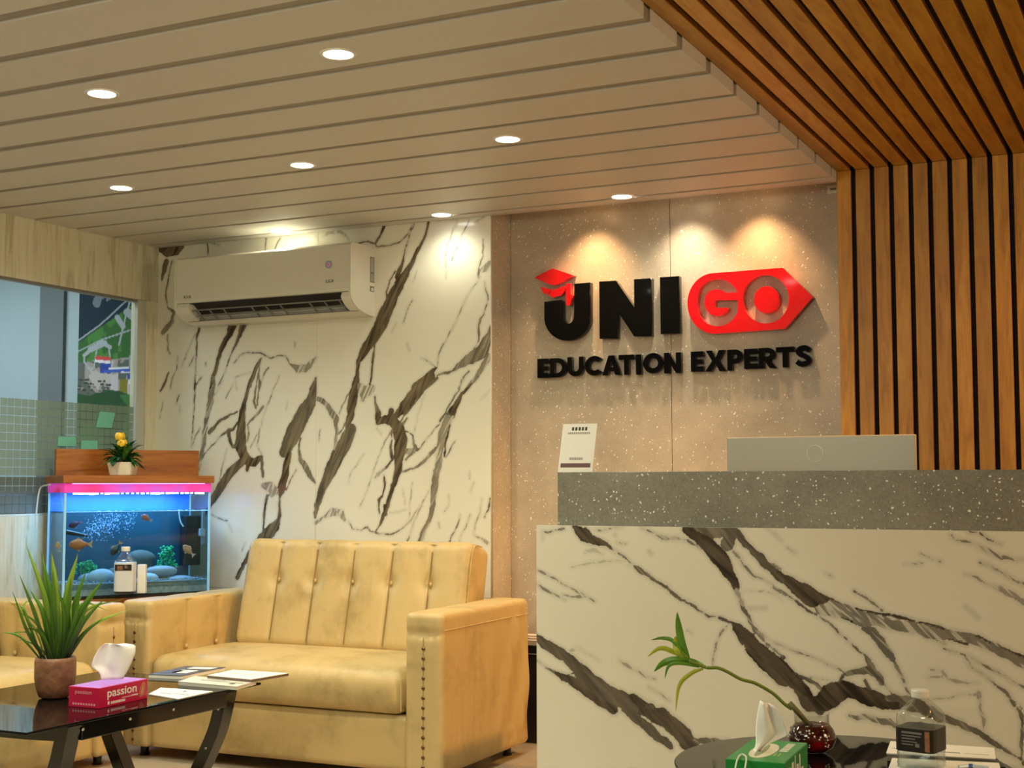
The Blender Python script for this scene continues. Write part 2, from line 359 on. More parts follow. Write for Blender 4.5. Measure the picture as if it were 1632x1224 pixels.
M['black_glass'].node_tree.nodes['Principled BSDF'].inputs['IOR'].default_value = 1.33
M['black_satin'] = plain('black_satin', (0.010, 0.009, 0.008), 0.35)
M['chrome'] = plain('bright_steel', (0.7, 0.7, 0.68), 0.15, metal=1.0)
M['white_plastic'] = plain('white_plastic', (0.78, 0.77, 0.70), 0.25, coat=0.3)
M['ac_white'] = plain('cream_plastic', (0.75, 0.73, 0.64), 0.28, coat=0.25)
M['grey_plastic'] = plain('grey_plastic', (0.20, 0.19, 0.18), 0.4)
M['dark_plastic'] = plain('dark_plastic', (0.02, 0.018, 0.016), 0.5)
M['red'] = plain('red_acrylic', (0.80, 0.004, 0.012), 0.07, coat=0.6)
M['black_acrylic'] = plain('black_acrylic', (0.003, 0.003, 0.0035), 0.05)
M['black_acrylic'].node_tree.nodes['Principled BSDF'].inputs['IOR'].default_value = 1.35
M['monitor'] = plain('silver_monitor_back', (0.40, 0.39, 0.34), 0.38, metal=0.35)
M['paper'] = plain('white_paper', (0.85, 0.84, 0.78), 0.6)
M['ink'] = plain('black_ink', (0.03, 0.03, 0.03), 0.6)
M['ink_grey'] = plain('grey_ink', (0.30, 0.29, 0.27), 0.6)
M['wood_red'] = wood('cherry_hood', (0.20, 0.050, 0.006), (0.33, 0.10, 0.013), (0.42, 0.145, 0.022), 'X', scale=7, stretch=9, rough=0.35)
M['glass'] = thin_glass('clear_glass')
M['lampdisc'] = emit('lamp_diffuser', (1.0, 0.97, 0.90), 9)
M['lamprim'] = plain('lamp_rim', (0.85, 0.83, 0.78), 0.3, metal=0.4)

# ------------------------------------------------------------------ the setting
WY, TY = 5.40, 5.60          # marble face, terrazzo face
LX = -4.68                   # left wall face
SX0 = on(1, WY, 782, 500).x  # right edge of the marble wall
WX0 = -1.23                  # where the slats begin
fl = empty('floor'); fl['kind'] = 'structure'
box('bed', -5.4, 3.0, -2.2, 5.8, -0.1, -0.0015, plain('tile_grout', (0.30, 0.26, 0.20), 0.8), fl)
ft = None
for i in range(14):
    for j in range(13):
        x, y = -5.4+0.6*(i+.5), -2.0+0.6*(j+.5)
        if ft is None:
            bm = bmesh.new(); bm_box(bm, -0.2988, 0.2988, -0.2988, 0.2988, -0.008, 0, 0.0008, 1); ft = from_bm('tile', bm, M['floor'], fl, loc=(x, y, 0))
        else: link('tile', ft.data, None, fl, loc=(x, y, 0))
# wall behind everything
tag(box('wall_back', -4.80, 3.0, TY+0.02, TY+0.2, 0, 2.6, M['terr_wall']), kind='structure')

# --- marble slabs with traced veins
def A_(x, y): return (x/4.371+240, y/4.371+340)
def B_(x, y): return (500+x/4.37, 340+y/4.37)
def C_(x, y): return (500+x/4.37, 600+y/4.37)
def D_(x, y): return (250+x/4.37, 600+y/4.37)
def E_(x, y): return (850+x/4.08, 830+y/4.08)
def F_(x, y): return (1232+x/4.08, 830+y/4.08)
def G_(x, y): return (840+x/2.0606, 830+y/2.0606)
VW = [
(B_,1,4.37,"800 60 14,780 150 14,740 230 22,700 310 26,650 400 40,600 480 66,560 560 75,520 650 80,480 740 95,440 820 80,400 890 70,350 960 60,310 1030 30,305 1120 22,295 1200 45"),
(B_,1,4.37,"700 70 6,660 180 6,630 290 10,605 380 30,580 440 30"),(B_,1,4.37,"570 400 8,530 470 14,505 550 10,510 600 10"),
(B_,1,4.37,"425 860 14,415 1000 14,405 1100 14,390 1200 14"),(B_,.9,4.37,"230 215 5,310 212 6,375 195 8,430 215 8,440 235 8,530 225 8,600 200 7,650 150 6,690 75 5"),
(B_,1,4.37,"430 210 10,465 150 16,490 85 22"),(B_,.5,4.37,"70 160 6,110 130 25,180 125 25,220 150 15,250 200 6"),
(B_,.7,4.37,"1000 50 4,960 150 4,920 250 3,920 450 2"),(B_,.8,4.37,"1080 50 4,1030 150 3,960 330 3"),(B_,.7,4.37,"1190 20 4,1130 60 3"),
(B_,.8,4.37,"1180 180 4,1180 300 4,1150 380 10,1150 450 14"),(B_,.65,4.37,"1160 400 20,1200 380 36,1225 350 36"),(B_,.7,4.37,"1140 480 8,1080 560 5,1040 640 7,980 770 7,920 890 6,870 980 10,860 1060 6"),
(B_,.8,4.37,"750 1010 4,800 1035 5,855 1075 8"),(B_,.7,4.37,"650 910 5,665 955 5"),(B_,1,4.37,"855 1075 10,800 1140 50,720 1220 80"),
(B_,.9,4.37,"860 1130 14,960 1100 16,1030 1050 40,1100 1010 70,1170 960 80,1220 860 50,1240 780 20"),
(B_,.9,4.37,"1110 950 5,1150 880 8,1155 760 18,1190 680 8,1215 600 5,1190 480 4"),(B_,.8,4.37,"1220 1000 40,1170 1080 30,1110 1170 20,1070 1220 14"),
(B_,.9,4.37,"1080 1100 8,1040 1140 8,1010 1220 6"),(B_,.8,4.37,"685 610 8,660 650 10,640 710 5,625 760 3"),(B_,.7,4.37,"575 770 4,545 830 3"),(B_,.5,4.37,"720 400 3,690 480 4"),
(C_,1,4.37,"295 20 35,280 110 60,265 200 60,250 290 45,235 350 35"),(C_,.75,4.37,"310 60 40,350 110 70,400 80 50"),(C_,.8,4.37,"350 110 30,340 160 26"),
(C_,.95,4.37,"260 370 70,230 430 90,190 510 90,150 590 90,110 670 80,80 740 60,45 830 45,20 900 35,10 980 14"),
(C_,.9,4.37,"250 110 6,200 200 5,175 260 6"),(C_,.85,4.37,"10 150 30,60 170 30,95 200 30,130 260 40,155 290 40,155 340 25,160 400 14,155 470 30,150 520 30"),
(C_,.9,4.37,"220 320 10,200 370 10,170 400 12"),(C_,.9,4.37,"425 140 8,430 190 14,445 240 30"),
(C_,1,4.37,"450 260 40,450 320 36,500 300 50,550 300 60,590 370 80,610 440 85,600 520 76,590 600 56,585 660 50,570 710 35,545 790 26,520 870 26,500 940 26,480 990 20,460 1035 14"),
(C_,1,4.37,"540 240 35,530 290 40"),(C_,1,4.37,"580 270 40,650 190 72,700 120 66,760 50 60,820 0 50"),(C_,.95,4.37,"600 320 14,650 250 14,700 190 14,770 90 14,860 10 20"),(C_,.9,4.37,"620 330 20,650 290 10"),
(C_,.9,4.37,"640 380 8,690 410 10,695 470 16,720 510 20,740 500 6"),(C_,.85,4.37,"640 520 30,690 520 36"),(C_,.9,4.37,"640 580 12,690 535 10"),
(C_,.9,4.37,"740 500 5,800 420 4,880 330 5"),(C_,.85,4.37,"615 665 8,700 640 12,760 600 18,810 540 20,850 500 16"),
(C_,1,4.37,"1140 0 20,1090 60 14,1030 120 20,990 200 35,950 270 60"),(C_,.76,4.37,"950 270 60,920 330 50,890 420 50,880 510 50,870 600 42,850 700 42"),(C_,.85,4.37,"850 700 45,840 780 44,830 860 30,820 950 28,790 1030 24,760 1090 30,735 1155 30"),
(C_,.9,4.37,"1050 0 5,1010 100 7,950 190 10,920 250 10,880 310 14"),(C_,1,4.37,"950 340 10,930 420 12,915 480 14,910 560 10"),(C_,.9,4.37,"985 450 5,950 510 8,920 560 10"),
(C_,.95,4.37,"545 360 8,545 440 8,535 500 14,545 560 20,550 580 16,500 640 14"),(C_,.65,4.37,"500 640 14,450 680 22,430 705 14"),(C_,1,4.37,"490 690 10,495 740 14,480 830 8,455 860 18,460 960 6"),
(C_,.7,4.37,"540 370 4,470 510 4,430 620 3,390 740 3,350 850 3,320 910 4"),(C_,.7,4.37,"350 540 3,290 630 4,255 680 5,245 740 3"),
(C_,.7,4.37,"15 1020 18,70 980 18,130 945 45,190 950 40,215 1000 20"),(C_,.85,4.37,"240 1010 5,270 1060 7,330 1070 8,375 1050 10,395 1080 9,450 1095 9,540 1100 9,600 1070 7,650 1025 8,690 980 4,740 900 3"),
(C_,.9,4.37,"430 1080 5,460 1035 10"),(C_,1,4.37,"495 900 20,500 960 24"),(C_,.8,4.37,"800 800 3,700 1000 4,650 1150 8"),(C_,.9,4.37,"1020 960 4,1000 1040 6,960 1110 8,945 1160 6"),
(C_,.8,4.37,"1090 960 4,1060 1050 6,1020 1120 4,1015 1160 4"),(C_,1,4.37,"1230 850 10,1215 930 12,1190 980 4"),(C_,.6,4.37,"1170 850 4,1160 950 6,1130 1010 5,1110 1100 5,1170 1130 14,1210 1160 20"),
(C_,.7,4.37,"1085 660 4,1085 710 5"),(C_,.7,4.37,"1115 740 3,1095 800 4"),(C_,.7,4.37,"940 830 3,940 900 3,910 940 5"),(C_,.8,4.37,"870 1020 6,875 1050 5"),(C_,.6,4.37,"775 110 3,730 250 3,700 390 3"),
(C_,.7,4.37,"520 950 3,640 930 4"),(C_,.6,4.37,"620 790 3,635 890 3"),(C_,.6,4.37,"685 740 3,680 810 4,660 1000 3"),(C_,.5,4.37,"1230 90 3,1160 160 3"),(C_,.7,4.37,"45 370 3,35 450 4"),(C_,.6,4.37,"440 360 6,470 400 4"),
(D_,.95,4.37,"1110 10 6,1100 60 30,1080 150 70,1040 230 96,990 320 106,950 400 110,910 480 90,880 530 60"),
(D_,1,4.37,"920 540 40,900 620 45,890 700 50,870 770 60,855 850 14,855 930 18,850 990 25,820 1050 66,770 1100 84,720 1150 60,680 1190 50,650 1224 30,560 1400 30"),
(D_,.9,4.37,"1000 430 14,990 500 10,1000 580 30,1040 640 40,1065 690 30,1100 740 12"),(D_,.9,4.37,"970 650 6,930 720 6,900 790 8"),
(D_,.7,4.37,"740 760 30,790 770 66,830 800 40,800 820 40"),(D_,1,4.37,"770 830 18,755 900 16,745 1000 14,740 1100 14"),
(D_,1,4.37,"730 560 24,680 600 50,640 590 60,600 540 66,580 480 82,585 400 72,590 330 60,595 250 45,610 180 30,630 110 25,650 40 18,665 0 14"),
(D_,1,4.37,"630 650 25,635 600 30"),(D_,.95,4.37,"730 560 24,730 640 20,740 700 16"),(D_,.95,4.37,"560 480 40,530 490 20,505 430 25,500 380 30,530 370 20,560 320 14"),
(D_,.9,4.37,"480 390 14,430 430 8,330 540 6,290 610 10"),(D_,.95,4.37,"600 590 50,540 640 60,490 700 60,440 780 60,395 850 50,375 890 20,340 960 20"),
(D_,.95,4.37,"365 390 30,410 340 22,450 300 18,510 265 16,560 245 5"),(D_,.85,4.37,"390 0 30,385 80 45,375 170 45,355 250 30,340 330 30"),(D_,.8,4.37,"340 330 30,330 420 35,320 500 30,300 590 25,290 650 14"),
(D_,.9,4.37,"300 360 6,270 410 6,250 480 8"),(D_,1,4.37,"265 0 6,262 200 6,250 350 6,243 490 6"),(D_,.9,4.37,"700 0 8,690 80 10,675 170 16,690 220 10"),(D_,.9,4.37,"710 0 14,715 60 20,705 120 8,700 200 8"),
(D_,.85,4.37,"740 210 16,700 260 20,650 310 14,630 340 10"),(D_,.9,4.37,"635 350 8,640 400 12,630 450 6"),(D_,.7,4.37,"850 0 3,790 150 4,740 280 4,710 400 4,700 480 5,730 540 8"),
(D_,.6,4.37,"700 400 3,650 500 3"),(D_,.7,4.37,"910 180 4,900 230 4"),(D_,.7,4.37,"460 30 4,400 130 5,380 200 4"),(D_,.7,4.37,"530 50 3,500 110 4,480 150 3"),(D_,.7,4.37,"490 500 4,450 650 4,430 750 3,400 800 3"),
(D_,1,4.37,"70 0 10,45 60 14,25 100 12"),(D_,.7,4.37,"110 0 5,90 90 5"),(D_,.9,4.37,"155 130 6,135 190 6"),(D_,.7,4.37,"160 200 3,160 250 4"),(D_,.9,4.37,"380 960 4,440 990 5,490 1005 6"),(D_,.8,4.37,"500 1030 3,520 1080 5"),
(D_,.8,4.37,"615 1160 4,595 1210 5"),(D_,.6,4.37,"40 180 5,20 290 3"),
(A_,1,4.371,"75 240 60,120 260 80,180 260 60,225 230 20"),(A_,1,4.371,"110 340 40,95 400 35,80 460 14"),(A_,.9,4.371,"150 330 8,125 450 8,105 560 8,120 660 8,165 690 20,150 750 30,110 800 40,85 830 30"),
(A_,.7,4.371,"120 850 12,120 930 14,135 980 8"),(A_,1,4.371,"340 800 16,320 880 14,320 960 9,315 1050 7,310 1224 7"),(A_,.8,4.371,"320 830 4,270 930 4,220 1060 4"),
(A_,1,4.371,"590 700 60,570 790 60,540 860 40,500 930 40,480 990 30,455 1080 25,430 1150 28,420 1224 30"),(A_,.95,4.371,"660 720 60,640 790 50,610 870 22,580 940 14,550 1010 6,510 1120 4,470 1200 4"),
(A_,.85,4.371,"580 1045 5,620 990 5,680 970 8,765 972 8,800 990 8,835 1010 10,875 995 9,940 995 6,970 1050 5,990 1060 20"),(A_,.75,4.371,"990 1060 20,1030 1085 46,1080 1080 46,1120 1040 30,1155 1000 8"),
(A_,.95,4.371,"770 1010 8,750 1050 25,720 1120 25,690 1200 30"),(A_,.9,4.371,"760 1040 10,750 1120 14,765 1200 14"),(A_,.8,4.371,"820 1075 10,790 1120 8,770 1180 6"),(A_,.7,4.371,"600 1224 3,590 1140 3,650 1120 3,700 1105 3"),
(A_,1,4.371,"125 1110 8,100 1180 14,80 1224 12"),(A_,.8,4.371,"190 1000 5,180 1090 5,150 1150 8,140 1224 6"),(A_,.8,4.371,"310 980 4,270 1060 8"),(A_,.8,4.371,"355 1140 6,320 1190 8"),(A_,1,4.371,"1150 1150 12,1120 1224 24"),
(A_,.9,4.371,"395 210 10,400 280 8,400 330 6"),(A_,.7,4.371,"430 210 5,480 220 5"),(A_,.9,4.371,"805 170 10,800 245 8,780 300 8"),(A_,.8,4.371,"905 170 8,870 240 8,850 300 6"),(A_,.8,4.371,"1005 900 6,1005 930 4"),(A_,.7,4.371,"385 1040 6,385 1065 5"),
]
VD = [
(E_,1,4.08,"270 40 30,330 90 80,400 130 50,470 150 30,520 190 14"),(E_,.9,4.08,"520 190 14,580 230 12,640 280 12,690 320 30,740 350 20,800 395 16,870 430 20,930 490 14,1000 530 16,1070 580 14,1140 625 12,1220 635 12,1280 660 14"),
(E_,.8,4.08,"200 50 10,130 65 10,60 70 10,60 120 8"),(E_,.8,4.08,"700 45 8,780 80 10,840 110 18,920 115 16,1000 130 14,1060 160 12,1110 195 10"),
(E_,1,4.08,"1000 50 60,1080 100 80,1150 170 90,1200 230 100,1250 300 80,1290 370 60,1320 430 40"),(E_,.85,4.08,"1320 430 36,1340 500 25,1370 580 25,1410 660 20,1450 720 24,1540 780 6,1632 820 4"),
(E_,.92,4.08,"1080 45 90,1200 60 100,1290 60 70,1260 150 80"),(E_,.95,4.08,"1330 70 30,1380 150 40,1440 210 40,1500 270 50,1560 330 40,1632 380 50"),(E_,.85,4.08,"1300 200 16,1340 240 16,1390 310 14,1430 360 14,1500 380 8,1560 420 12,1632 480 12"),
(E_,1,4.08,"1285 655 14,1330 700 60,1400 780 90,1470 860 106,1540 930 116,1632 1010 116"),(E_,.9,4.08,"1440 700 20,1500 780 20,1580 850 14,1632 890 20"),
(E_,.65,4.08,"1270 670 6,1220 730 10,1190 800 12,1170 880 12,1168 930 12"),
(E_,.95,4.08,"15 750 30,70 800 60,150 850 66,210 880 66,270 940 76,320 990 96,380 1060 110,450 1110 110,540 1150 100,640 1190 90,760 1224 70"),
(E_,1,4.08,"640 1170 80,700 1210 90,780 1260 86,860 1310 76,950 1380 60"),(E_,.9,4.08,"20 905 6,80 955 8,140 985 14"),(E_,1,4.08,"140 985 14,200 1020 50,280 1060 60,350 1120 50,430 1180 40,520 1224 60"),(E_,1,4.08,"225 1000 12,270 990 14,300 980 10"),
(E_,.7,4.08,"20 320 6,150 380 7,250 440 8,350 495 8,400 525 3"),(E_,.75,4.08,"20 410 10,90 455 10,150 485 8,210 515 4"),(E_,.7,4.08,"190 480 5,250 495 6,345 495 6"),
(E_,.3,4.08,"340 200 16,400 190 24,450 220 10"),(E_,.35,4.08,"250 300 8,340 280 8,500 265 8,600 260 10,640 300 10"),(E_,.6,4.08,"560 910 10,600 935 20,640 960 14,700 990 10,790 1030 6"),(E_,.4,4.08,"230 850 14,290 825 14,340 860 8,430 912 4"),
(E_,.7,4.08,"750 1080 5,820 1120 7,885 1172 6"),(E_,.7,4.08,"400 65 8,500 50 8,580 40 6"),(E_,.6,4.08,"540 140 6,600 150 5"),(E_,.7,4.08,"1380 570 10,1440 570 8,1510 565 6"),(E_,.4,4.08,"1340 450 5,1450 460 4,1550 470 6,1620 520 6"),
(E_,.7,4.08,"1520 50 4,1580 100 5,1615 130 6"),(E_,.7,4.08,"1500 270 16,1560 285 10,1610 315 6"),(E_,.8,4.08,"755 200 8,765 212 6"),(E_,.8,4.08,"528 90 8,532 94 8"),(E_,.25,4.08,"1005 715 24,1030 730 20"),(E_,.3,4.08,"1365 800 14,1372 830 10"),
(F_,1,4.08,"0 330 30,80 380 50,160 440 86,250 500 104,330 530 80"),(F_,.78,4.08,"330 560 100,420 580 90,500 600 80,580 640 80,700 650 60,800 680 50,900 690 60,1000 710 60,1100 740 60"),(F_,.8,4.08,"1100 740 60,1200 750 50,1270 760 50,1350 790 50,1450 830 50,1540 870 44,1632 920 60"),
(F_,1,4.08,"280 480 14,400 520 16,500 560 12,620 590 10,760 610 12,900 650 12,1000 670 14,1130 720 16,1250 740 18,1350 760 18,1450 815 20,1540 845 14,1632 890 24"),(F_,1,4.08,"340 590 14,420 620 16,500 650 18,580 665 16,700 660 10,830 690 14,950 720 18,1050 735 16,1150 770 14,1260 800 14"),
(F_,.9,4.08,"0 430 14,80 480 16,170 540 18,240 590 14,320 640 10,400 700 10,470 760 8,530 820 10,600 880 14,640 940 30,680 990 20,720 1060 16,770 1120 14,850 1150 10"),
(F_,.9,4.08,"525 455 6,600 500 10,670 550 10,710 585 12"),(F_,.85,4.08,"590 700 25,650 720 50,700 790 50,750 860 46,790 920 24"),(F_,.75,4.08,"790 920 24,820 980 14,850 1040 16,870 1100 10,890 1150 8"),
(F_,.8,4.08,"0 795 5,100 835 6,170 860 8,250 885 6,350 930 6,420 960 10,470 985 14"),(F_,.9,4.08,"380 1110 14,430 1050 20,460 1000 20,540 980 30,620 970 40,680 1000 50,710 1060 30"),(F_,.9,4.08,"600 1040 14,630 1100 14"),
(F_,1,4.08,"330 1150 80,400 1100 86,470 1090 86,540 1120 80,620 1150 86,720 1180 76,820 1185 60,900 1190 50,960 1210 50"),
(F_,1,4.08,"0 880 40,60 950 70,130 1040 80,200 1100 60,260 1180 60,300 1224 60"),(F_,.9,4.08,"100 960 10,200 1020 20,280 1060 20,330 1120 16"),(F_,.6,4.08,"200 1020 4,300 1030 3,400 1055 2"),
(F_,.75,4.08,"1160 95 10,1180 125 12,1250 130 10,1330 155 12,1400 200 20,1480 240 16,1580 255 14,1632 250 10"),(F_,.95,4.08,"1280 70 16,1340 80 16,1400 120 8,1480 155 4"),(F_,.75,4.08,"1350 270 12,1420 300 14,1500 340 16,1570 390 14,1632 410 14"),
(F_,.65,4.08,"1250 345 5,1330 370 5,1420 420 12,1500 450 30,1570 490 30,1632 530 25"),(F_,.6,4.08,"960 215 4,1000 230 6,1040 250 4"),(F_,.6,4.08,"860 282 5,910 280 5,970 278 8"),(F_,.7,4.08,"1085 263 10,1093 264 8"),
(F_,.7,4.08,"340 340 3,385 365 4"),(F_,.6,4.08,"90 175 4,150 210 3"),(F_,.7,4.08,"10 80 5,55 130 6"),(F_,.7,4.08,"1250 560 5,1290 590 10,1330 628 8"),
(F_,.8,4.08,"1110 830 5,1200 860 6,1280 880 6,1370 940 6,1450 980 8,1550 1040 8,1632 1085 8"),(F_,.8,4.08,"1250 880 6,1290 950 8,1370 1000 8,1450 1070 10,1520 1120 20,1560 1170 12,1620 1224 8"),
(F_,.5,4.08,"1010 1020 14,1060 1015 14,1100 1015 8"),(F_,.5,4.08,"1030 970 6,1100 980 10,1140 1030 10,1220 1050 8,1330 1055 6"),(F_,.5,4.08,"1010 1160 5,1100 1155 6,1200 1135 6,1310 1130 5,1340 1120 14,1350 1224 6"),(F_,.8,4.08,"950 730 14,1040 760 30,1120 800 10"),
(G_,.9,2.06,"1180 590 30,1260 600 40,1330 630 30,1400 660 20,1470 690 16,1530 730 14,1580 760 8,1632 790 6"),(G_,.8,2.06,"1060 640 10,1130 650 16,1190 660 16,1220 680 8"),(G_,.6,2.06,"1480 560 4,1500 650 4,1500 690 3"),(G_,.9,2.06,"1590 590 10,1625 640 10,1625 720 8,1630 800 6"),
(G_,1,2.06,"440 640 50,500 690 50,540 740 45,570 790 40,600 830 30,640 900 30"),(G_,.9,2.06,"530 720 20,600 725 14,660 722 6"),(G_,1,2.06,"900 560 40,930 600 46,980 600 40,1030 570 40"),(G_,.95,2.06,"320 620 20,400 680 30,470 740 20"),
]
# veins go on over the parts of the desk front that the frame cuts off
_r2 = random.Random(11)
def ID_(x, y): return (x, y)
for _ in range(26):
    low = _ % 2 == 0
    x, y = (_r2.uniform(850, 2100), 1236) if low else (_r2.uniform(1645, 2100), _r2.uniform(840, 1200))
    wv = _r2.choice((2, 3, 4, 6, 14, 20)); pts = []
    for k in range(_r2.randint(4, 10)):
        if x > 1640 or y > 1232: pts.append('%.1f %.1f %.1f' % (x, y, wv*_r2.uniform(.6, 1.2)))
        x += _r2.uniform(14, 34); y += _r2.uniform(4, 30)
    if len(pts) > 1: VD.append((ID_, _r2.uniform(.7, 1), 1.0, ','.join(pts)))
def vein_field(V, xs, zs, plane, mpx):
    XX, ZZ = np.meshgrid(xs, zs, indexing='ij')
    S = np.full(XX.shape, -0.04); T = np.zeros(XX.shape)
    rng = np.random.RandomState(3)
    for fn, tone, k, txt in V:
        P = []
        for a in txt.split(','):
            x, y, wd = [float(q) for q in a.split()]
            q = on(1, plane, *fn(x, y)); P.append((q.x, q.z, max(wd*1.12, 3.6)/k*mpx/2))
        # jitter intermediate points so that a vein is never a straight ruler line
        Q = [P[0]]
        for a, b in zip(P, P[1:]):
            L = math.hypot(b[0]-a[0], b[1]-a[1]); n = max(1, int(L/0.018))
            for i in range(1, n+1):
                t = i/n; j = 0 if i == n else rng.uniform(-1, 1)*min(0.0035, 0.12*L)
                Q.append((a[0]+(b[0]-a[0])*t+j*(b[1]-a[1])/max(L, 1e-6), a[1]+(b[1]-a[1])*t-j*(b[0]-a[0])/max(L, 1e-6), a[2]+(b[2]-a[2])*t))
        for (x0, z0, w0), (x1, z1, w1) in zip(Q, Q[1:]):
            mw = max(w0, w1)+0.03
            i0, i1 = np.searchsorted(xs, [min(x0, x1)-mw, max(x0, x1)+mw]); j0, j1 = np.searchsorted(zs, [min(z0, z1)-mw, max(z0, z1)+mw])
            if i1 <= i0 or j1 <= j0: continue
            X, Z = XX[i0:i1, j0:j1], ZZ[i0:i1, j0:j1]
            dx, dz = x1-x0, z1-z0; L2 = dx*dx+dz*dz+1e-12
            t = np.clip(((X-x0)*dx+(Z-z0)*dz)/L2, 0, 1)
            s = w0+(w1-w0)*t-np.hypot(X-x0-t*dx, Z-z0-t*dz)
            old = S[i0:i1, j0:j1]; up = s > old
            old[up] = s[up]; T[i0:i1, j0:j1][up] = tone
    return S, T
def stone_slab(name, x0, x1, z0, z1, plane, cell, V, mpx, m, thick=0.02, parent=None):
    xs = np.linspace(x0, x1, max(2, int((x1-x0)/cell))); zs = np.linspace(z0, z1, max(2, int((z1-z0)/cell)))
    S, T = vein_field(V, xs, zs, plane, mpx)
    nx, nz = len(xs), len(zs); X, Z = np.meshgrid(xs, zs, indexing='ij')
    ch = 0.0012
    Vt = np.stack([X.ravel(), np.full(nx*nz, plane), Z.ravel()], 1)
    i, j = np.meshgrid(np.arange(nx-1), np.arange(nz-1), indexing='ij'); a = (i*nz+j).ravel()
    Fq = np.stack([a, a+nz, a+nz+1, a+1], 1)
    # back corners and sides
    cn = [0, (nx-1)*nz, nx*nz-1, nz-1]; n0 = nx*nz
    B = np.array([[x0, plane+thick, z0], [x1, plane+thick, z0], [x1, plane+thick, z1], [x0, plane+thick, z1]])
    me = bpy.data.meshes.new(name)
    side = [[cn[k], n0+k, n0+(k+1) % 4, cn[(k+1) % 4]] for k in range(4)]+[[n0+3, n0+2, n0+1, n0]]
    Vt = np.vstack([Vt, B]); Fa = np.vstack([Fq, np.array(side)])
    me.vertices.add(len(Vt)); me.vertices.foreach_set('co', Vt.ravel().astype(np.float32))
    me.loops.add(len(Fa)*4); me.loops.foreach_set('vertex_index', Fa.ravel().astype(np.int32))
    me.polygons.add(len(Fa)); me.polygons.foreach_set('loop_start', (np.arange(len(Fa))*4).astype(np.int32))
    me.update(calc_edges=True); me.validate()
    for nm, arr, dflt in (('vein', S, -0.04), ('tone', T, 0)):
        at = me.attributes.new(nm, 'FLOAT', 'POINT'); at.data.foreach_set('value', np.concatenate([arr.ravel(), np.full(4, dflt)]).astype(np.float32))
    return link(name, me, m, parent)

mw = empty('wall_back_marble', (0, 0, 0)); mw['kind'] = 'structure'; mw.name = 'wall_marble'
XSEAM, XSEAM2 = on(1, WY, 505, 600).x, on(1, WY, 312, 600).x
for a, b in ((LX+0.0, XSEAM-0.001), (XSEAM+0.001, SX0)):
    stone_slab('slab', a, b, 0.0 if False else 0.60, CEIL+0.10, WY, 0.0042, VW, 0.0031, M['marble_wall'], parent=mw)
    stone_slab('slab', a, b, 0.0, 0.598, WY, 0.05, [], 0.003, M['marble_wall'], parent=mw)
box('side_panel', SX0-0.02, SX0+0.001, WY+0.0205, TY+0.02, 0, CEIL+0.2, M['terr_wall'], mw)
box('core', LX, SX0-0.021, WY+0.0205, TY+0.02, 0, CEIL+0.2, M['terr_wall'], mw)
# terrazzo panels behind the sign
tw = empty('wall_sign_panels'); tw['kind'] = 'structure'
XT = on(1, TY, 1069, 500).x
for a, b in ((SX0+0.002, XT-0.0012), (XT+0.0012, WX0+0.05)):
    box('panel', a, b, TY, TY+0.02, 0, 2.55, M['terr_wall'], tw, bev=0.0008, seg=1)
# slat wall
sw = empty('wall_slats'); sw['kind'] = 'structure'
box('backing', WX0, 3.0, WY+0.02, TY+0.02, 0, WOODZ+0.15, M['black_back'], sw)
PITCHX, SW = 0.0737, 0.0545
sb = None
for i in range(28):
    x = WX0+i*PITCHX
    if sb is None:
        bm = bmesh.new(); bm_box(bm, -SW/2, SW/2, 0, 0.02, -WOODZ/2, WOODZ/2, 0.0015, 1); sb = from_bm('slat', bm, M['slat_wall'], sw, loc=(x+SW/2, WY, WOODZ/2))
    else: link('slat', sb.data, None, sw, loc=(x+SW/2, WY, WOODZ/2))
# wood slat ceiling
cw = empty('ceiling_wood'); cw['kind'] = 'structure'
box('backing', WX0, 3.0, -1.0, WY+0.02, WOODZ+0.02, WOODZ+0.08, M['black_back'], cw)
sb = None; LY0, LY1 = 0.2, WY-0.001
for i in range(28):
    x = WX0+i*PITCHX
    if sb is None:
        bm = bmesh.new(); bm_box(bm, -SW/2, SW/2, -(LY1-LY0)/2, (LY1-LY0)/2, 0, 0.02, 0.0015, 1); sb = from_bm('slat', bm, M['slat_ceil'], cw, loc=(x+SW/2, (LY0+LY1)/2, WOODZ))
    else: link('slat', sb.data, None, cw, loc=(x+SW/2, (LY0+LY1)/2, WOODZ))
# white plank ceiling: planks proud of a grey-brown backing that shows in the joints and on the end
cp = empty('ceiling'); cp['kind'] = 'structure'
box('backing', LX-0.02, WX0-0.006, -1.0, WY-0.012, CEIL+0.006, CEIL+0.14, M['groove'], cp)
PP = 0.2535; yk = 5.331; shared = {}
box('plank', LX, WX0, yk, WY-0.004, CEIL, CEIL+0.042, M['ceil'], cp, bev=0.001, seg=1)
for i in range(20):
    gw = 0.030 if i < 4 else (0.036 if i < 6 else 0.047)
    y0 = yk-(i+1)*PP; y1 = yk-i*PP-gw
    if gw not in shared:
        wd = PP-gw; bm = bmesh.new(); bm_box(bm, LX, WX0, -wd/2, wd/2, 0, 0.042, 0.0012, 1)
        shared[gw] = from_bm('plank', bm, M['ceil'], cp, loc=(0, (y0+y1)/2, CEIL))
    else: link('plank', shared[gw].data, None, cp, loc=(0, (y0+y1)/2, CEIL))
tag(box('trim_1', WX0-0.002, WX0+0.012, -1, WY-0.001, CEIL+0.041, CEIL+0.14, M['black_back']), kind='structure')
# closes the light slot over the sign wall
tag(box('trim_2', SX0+0.002, WX0-0.001, WY-0.01, WY+0.012, CEIL+0.0, CEIL+0.2, M['ceil']), kind='structure')
tag(box('trim_3', SX0+0.002, WX0+0.05, WY+0.012, TY, 2.50, 2.54, M['terr_wall']), kind='structure')

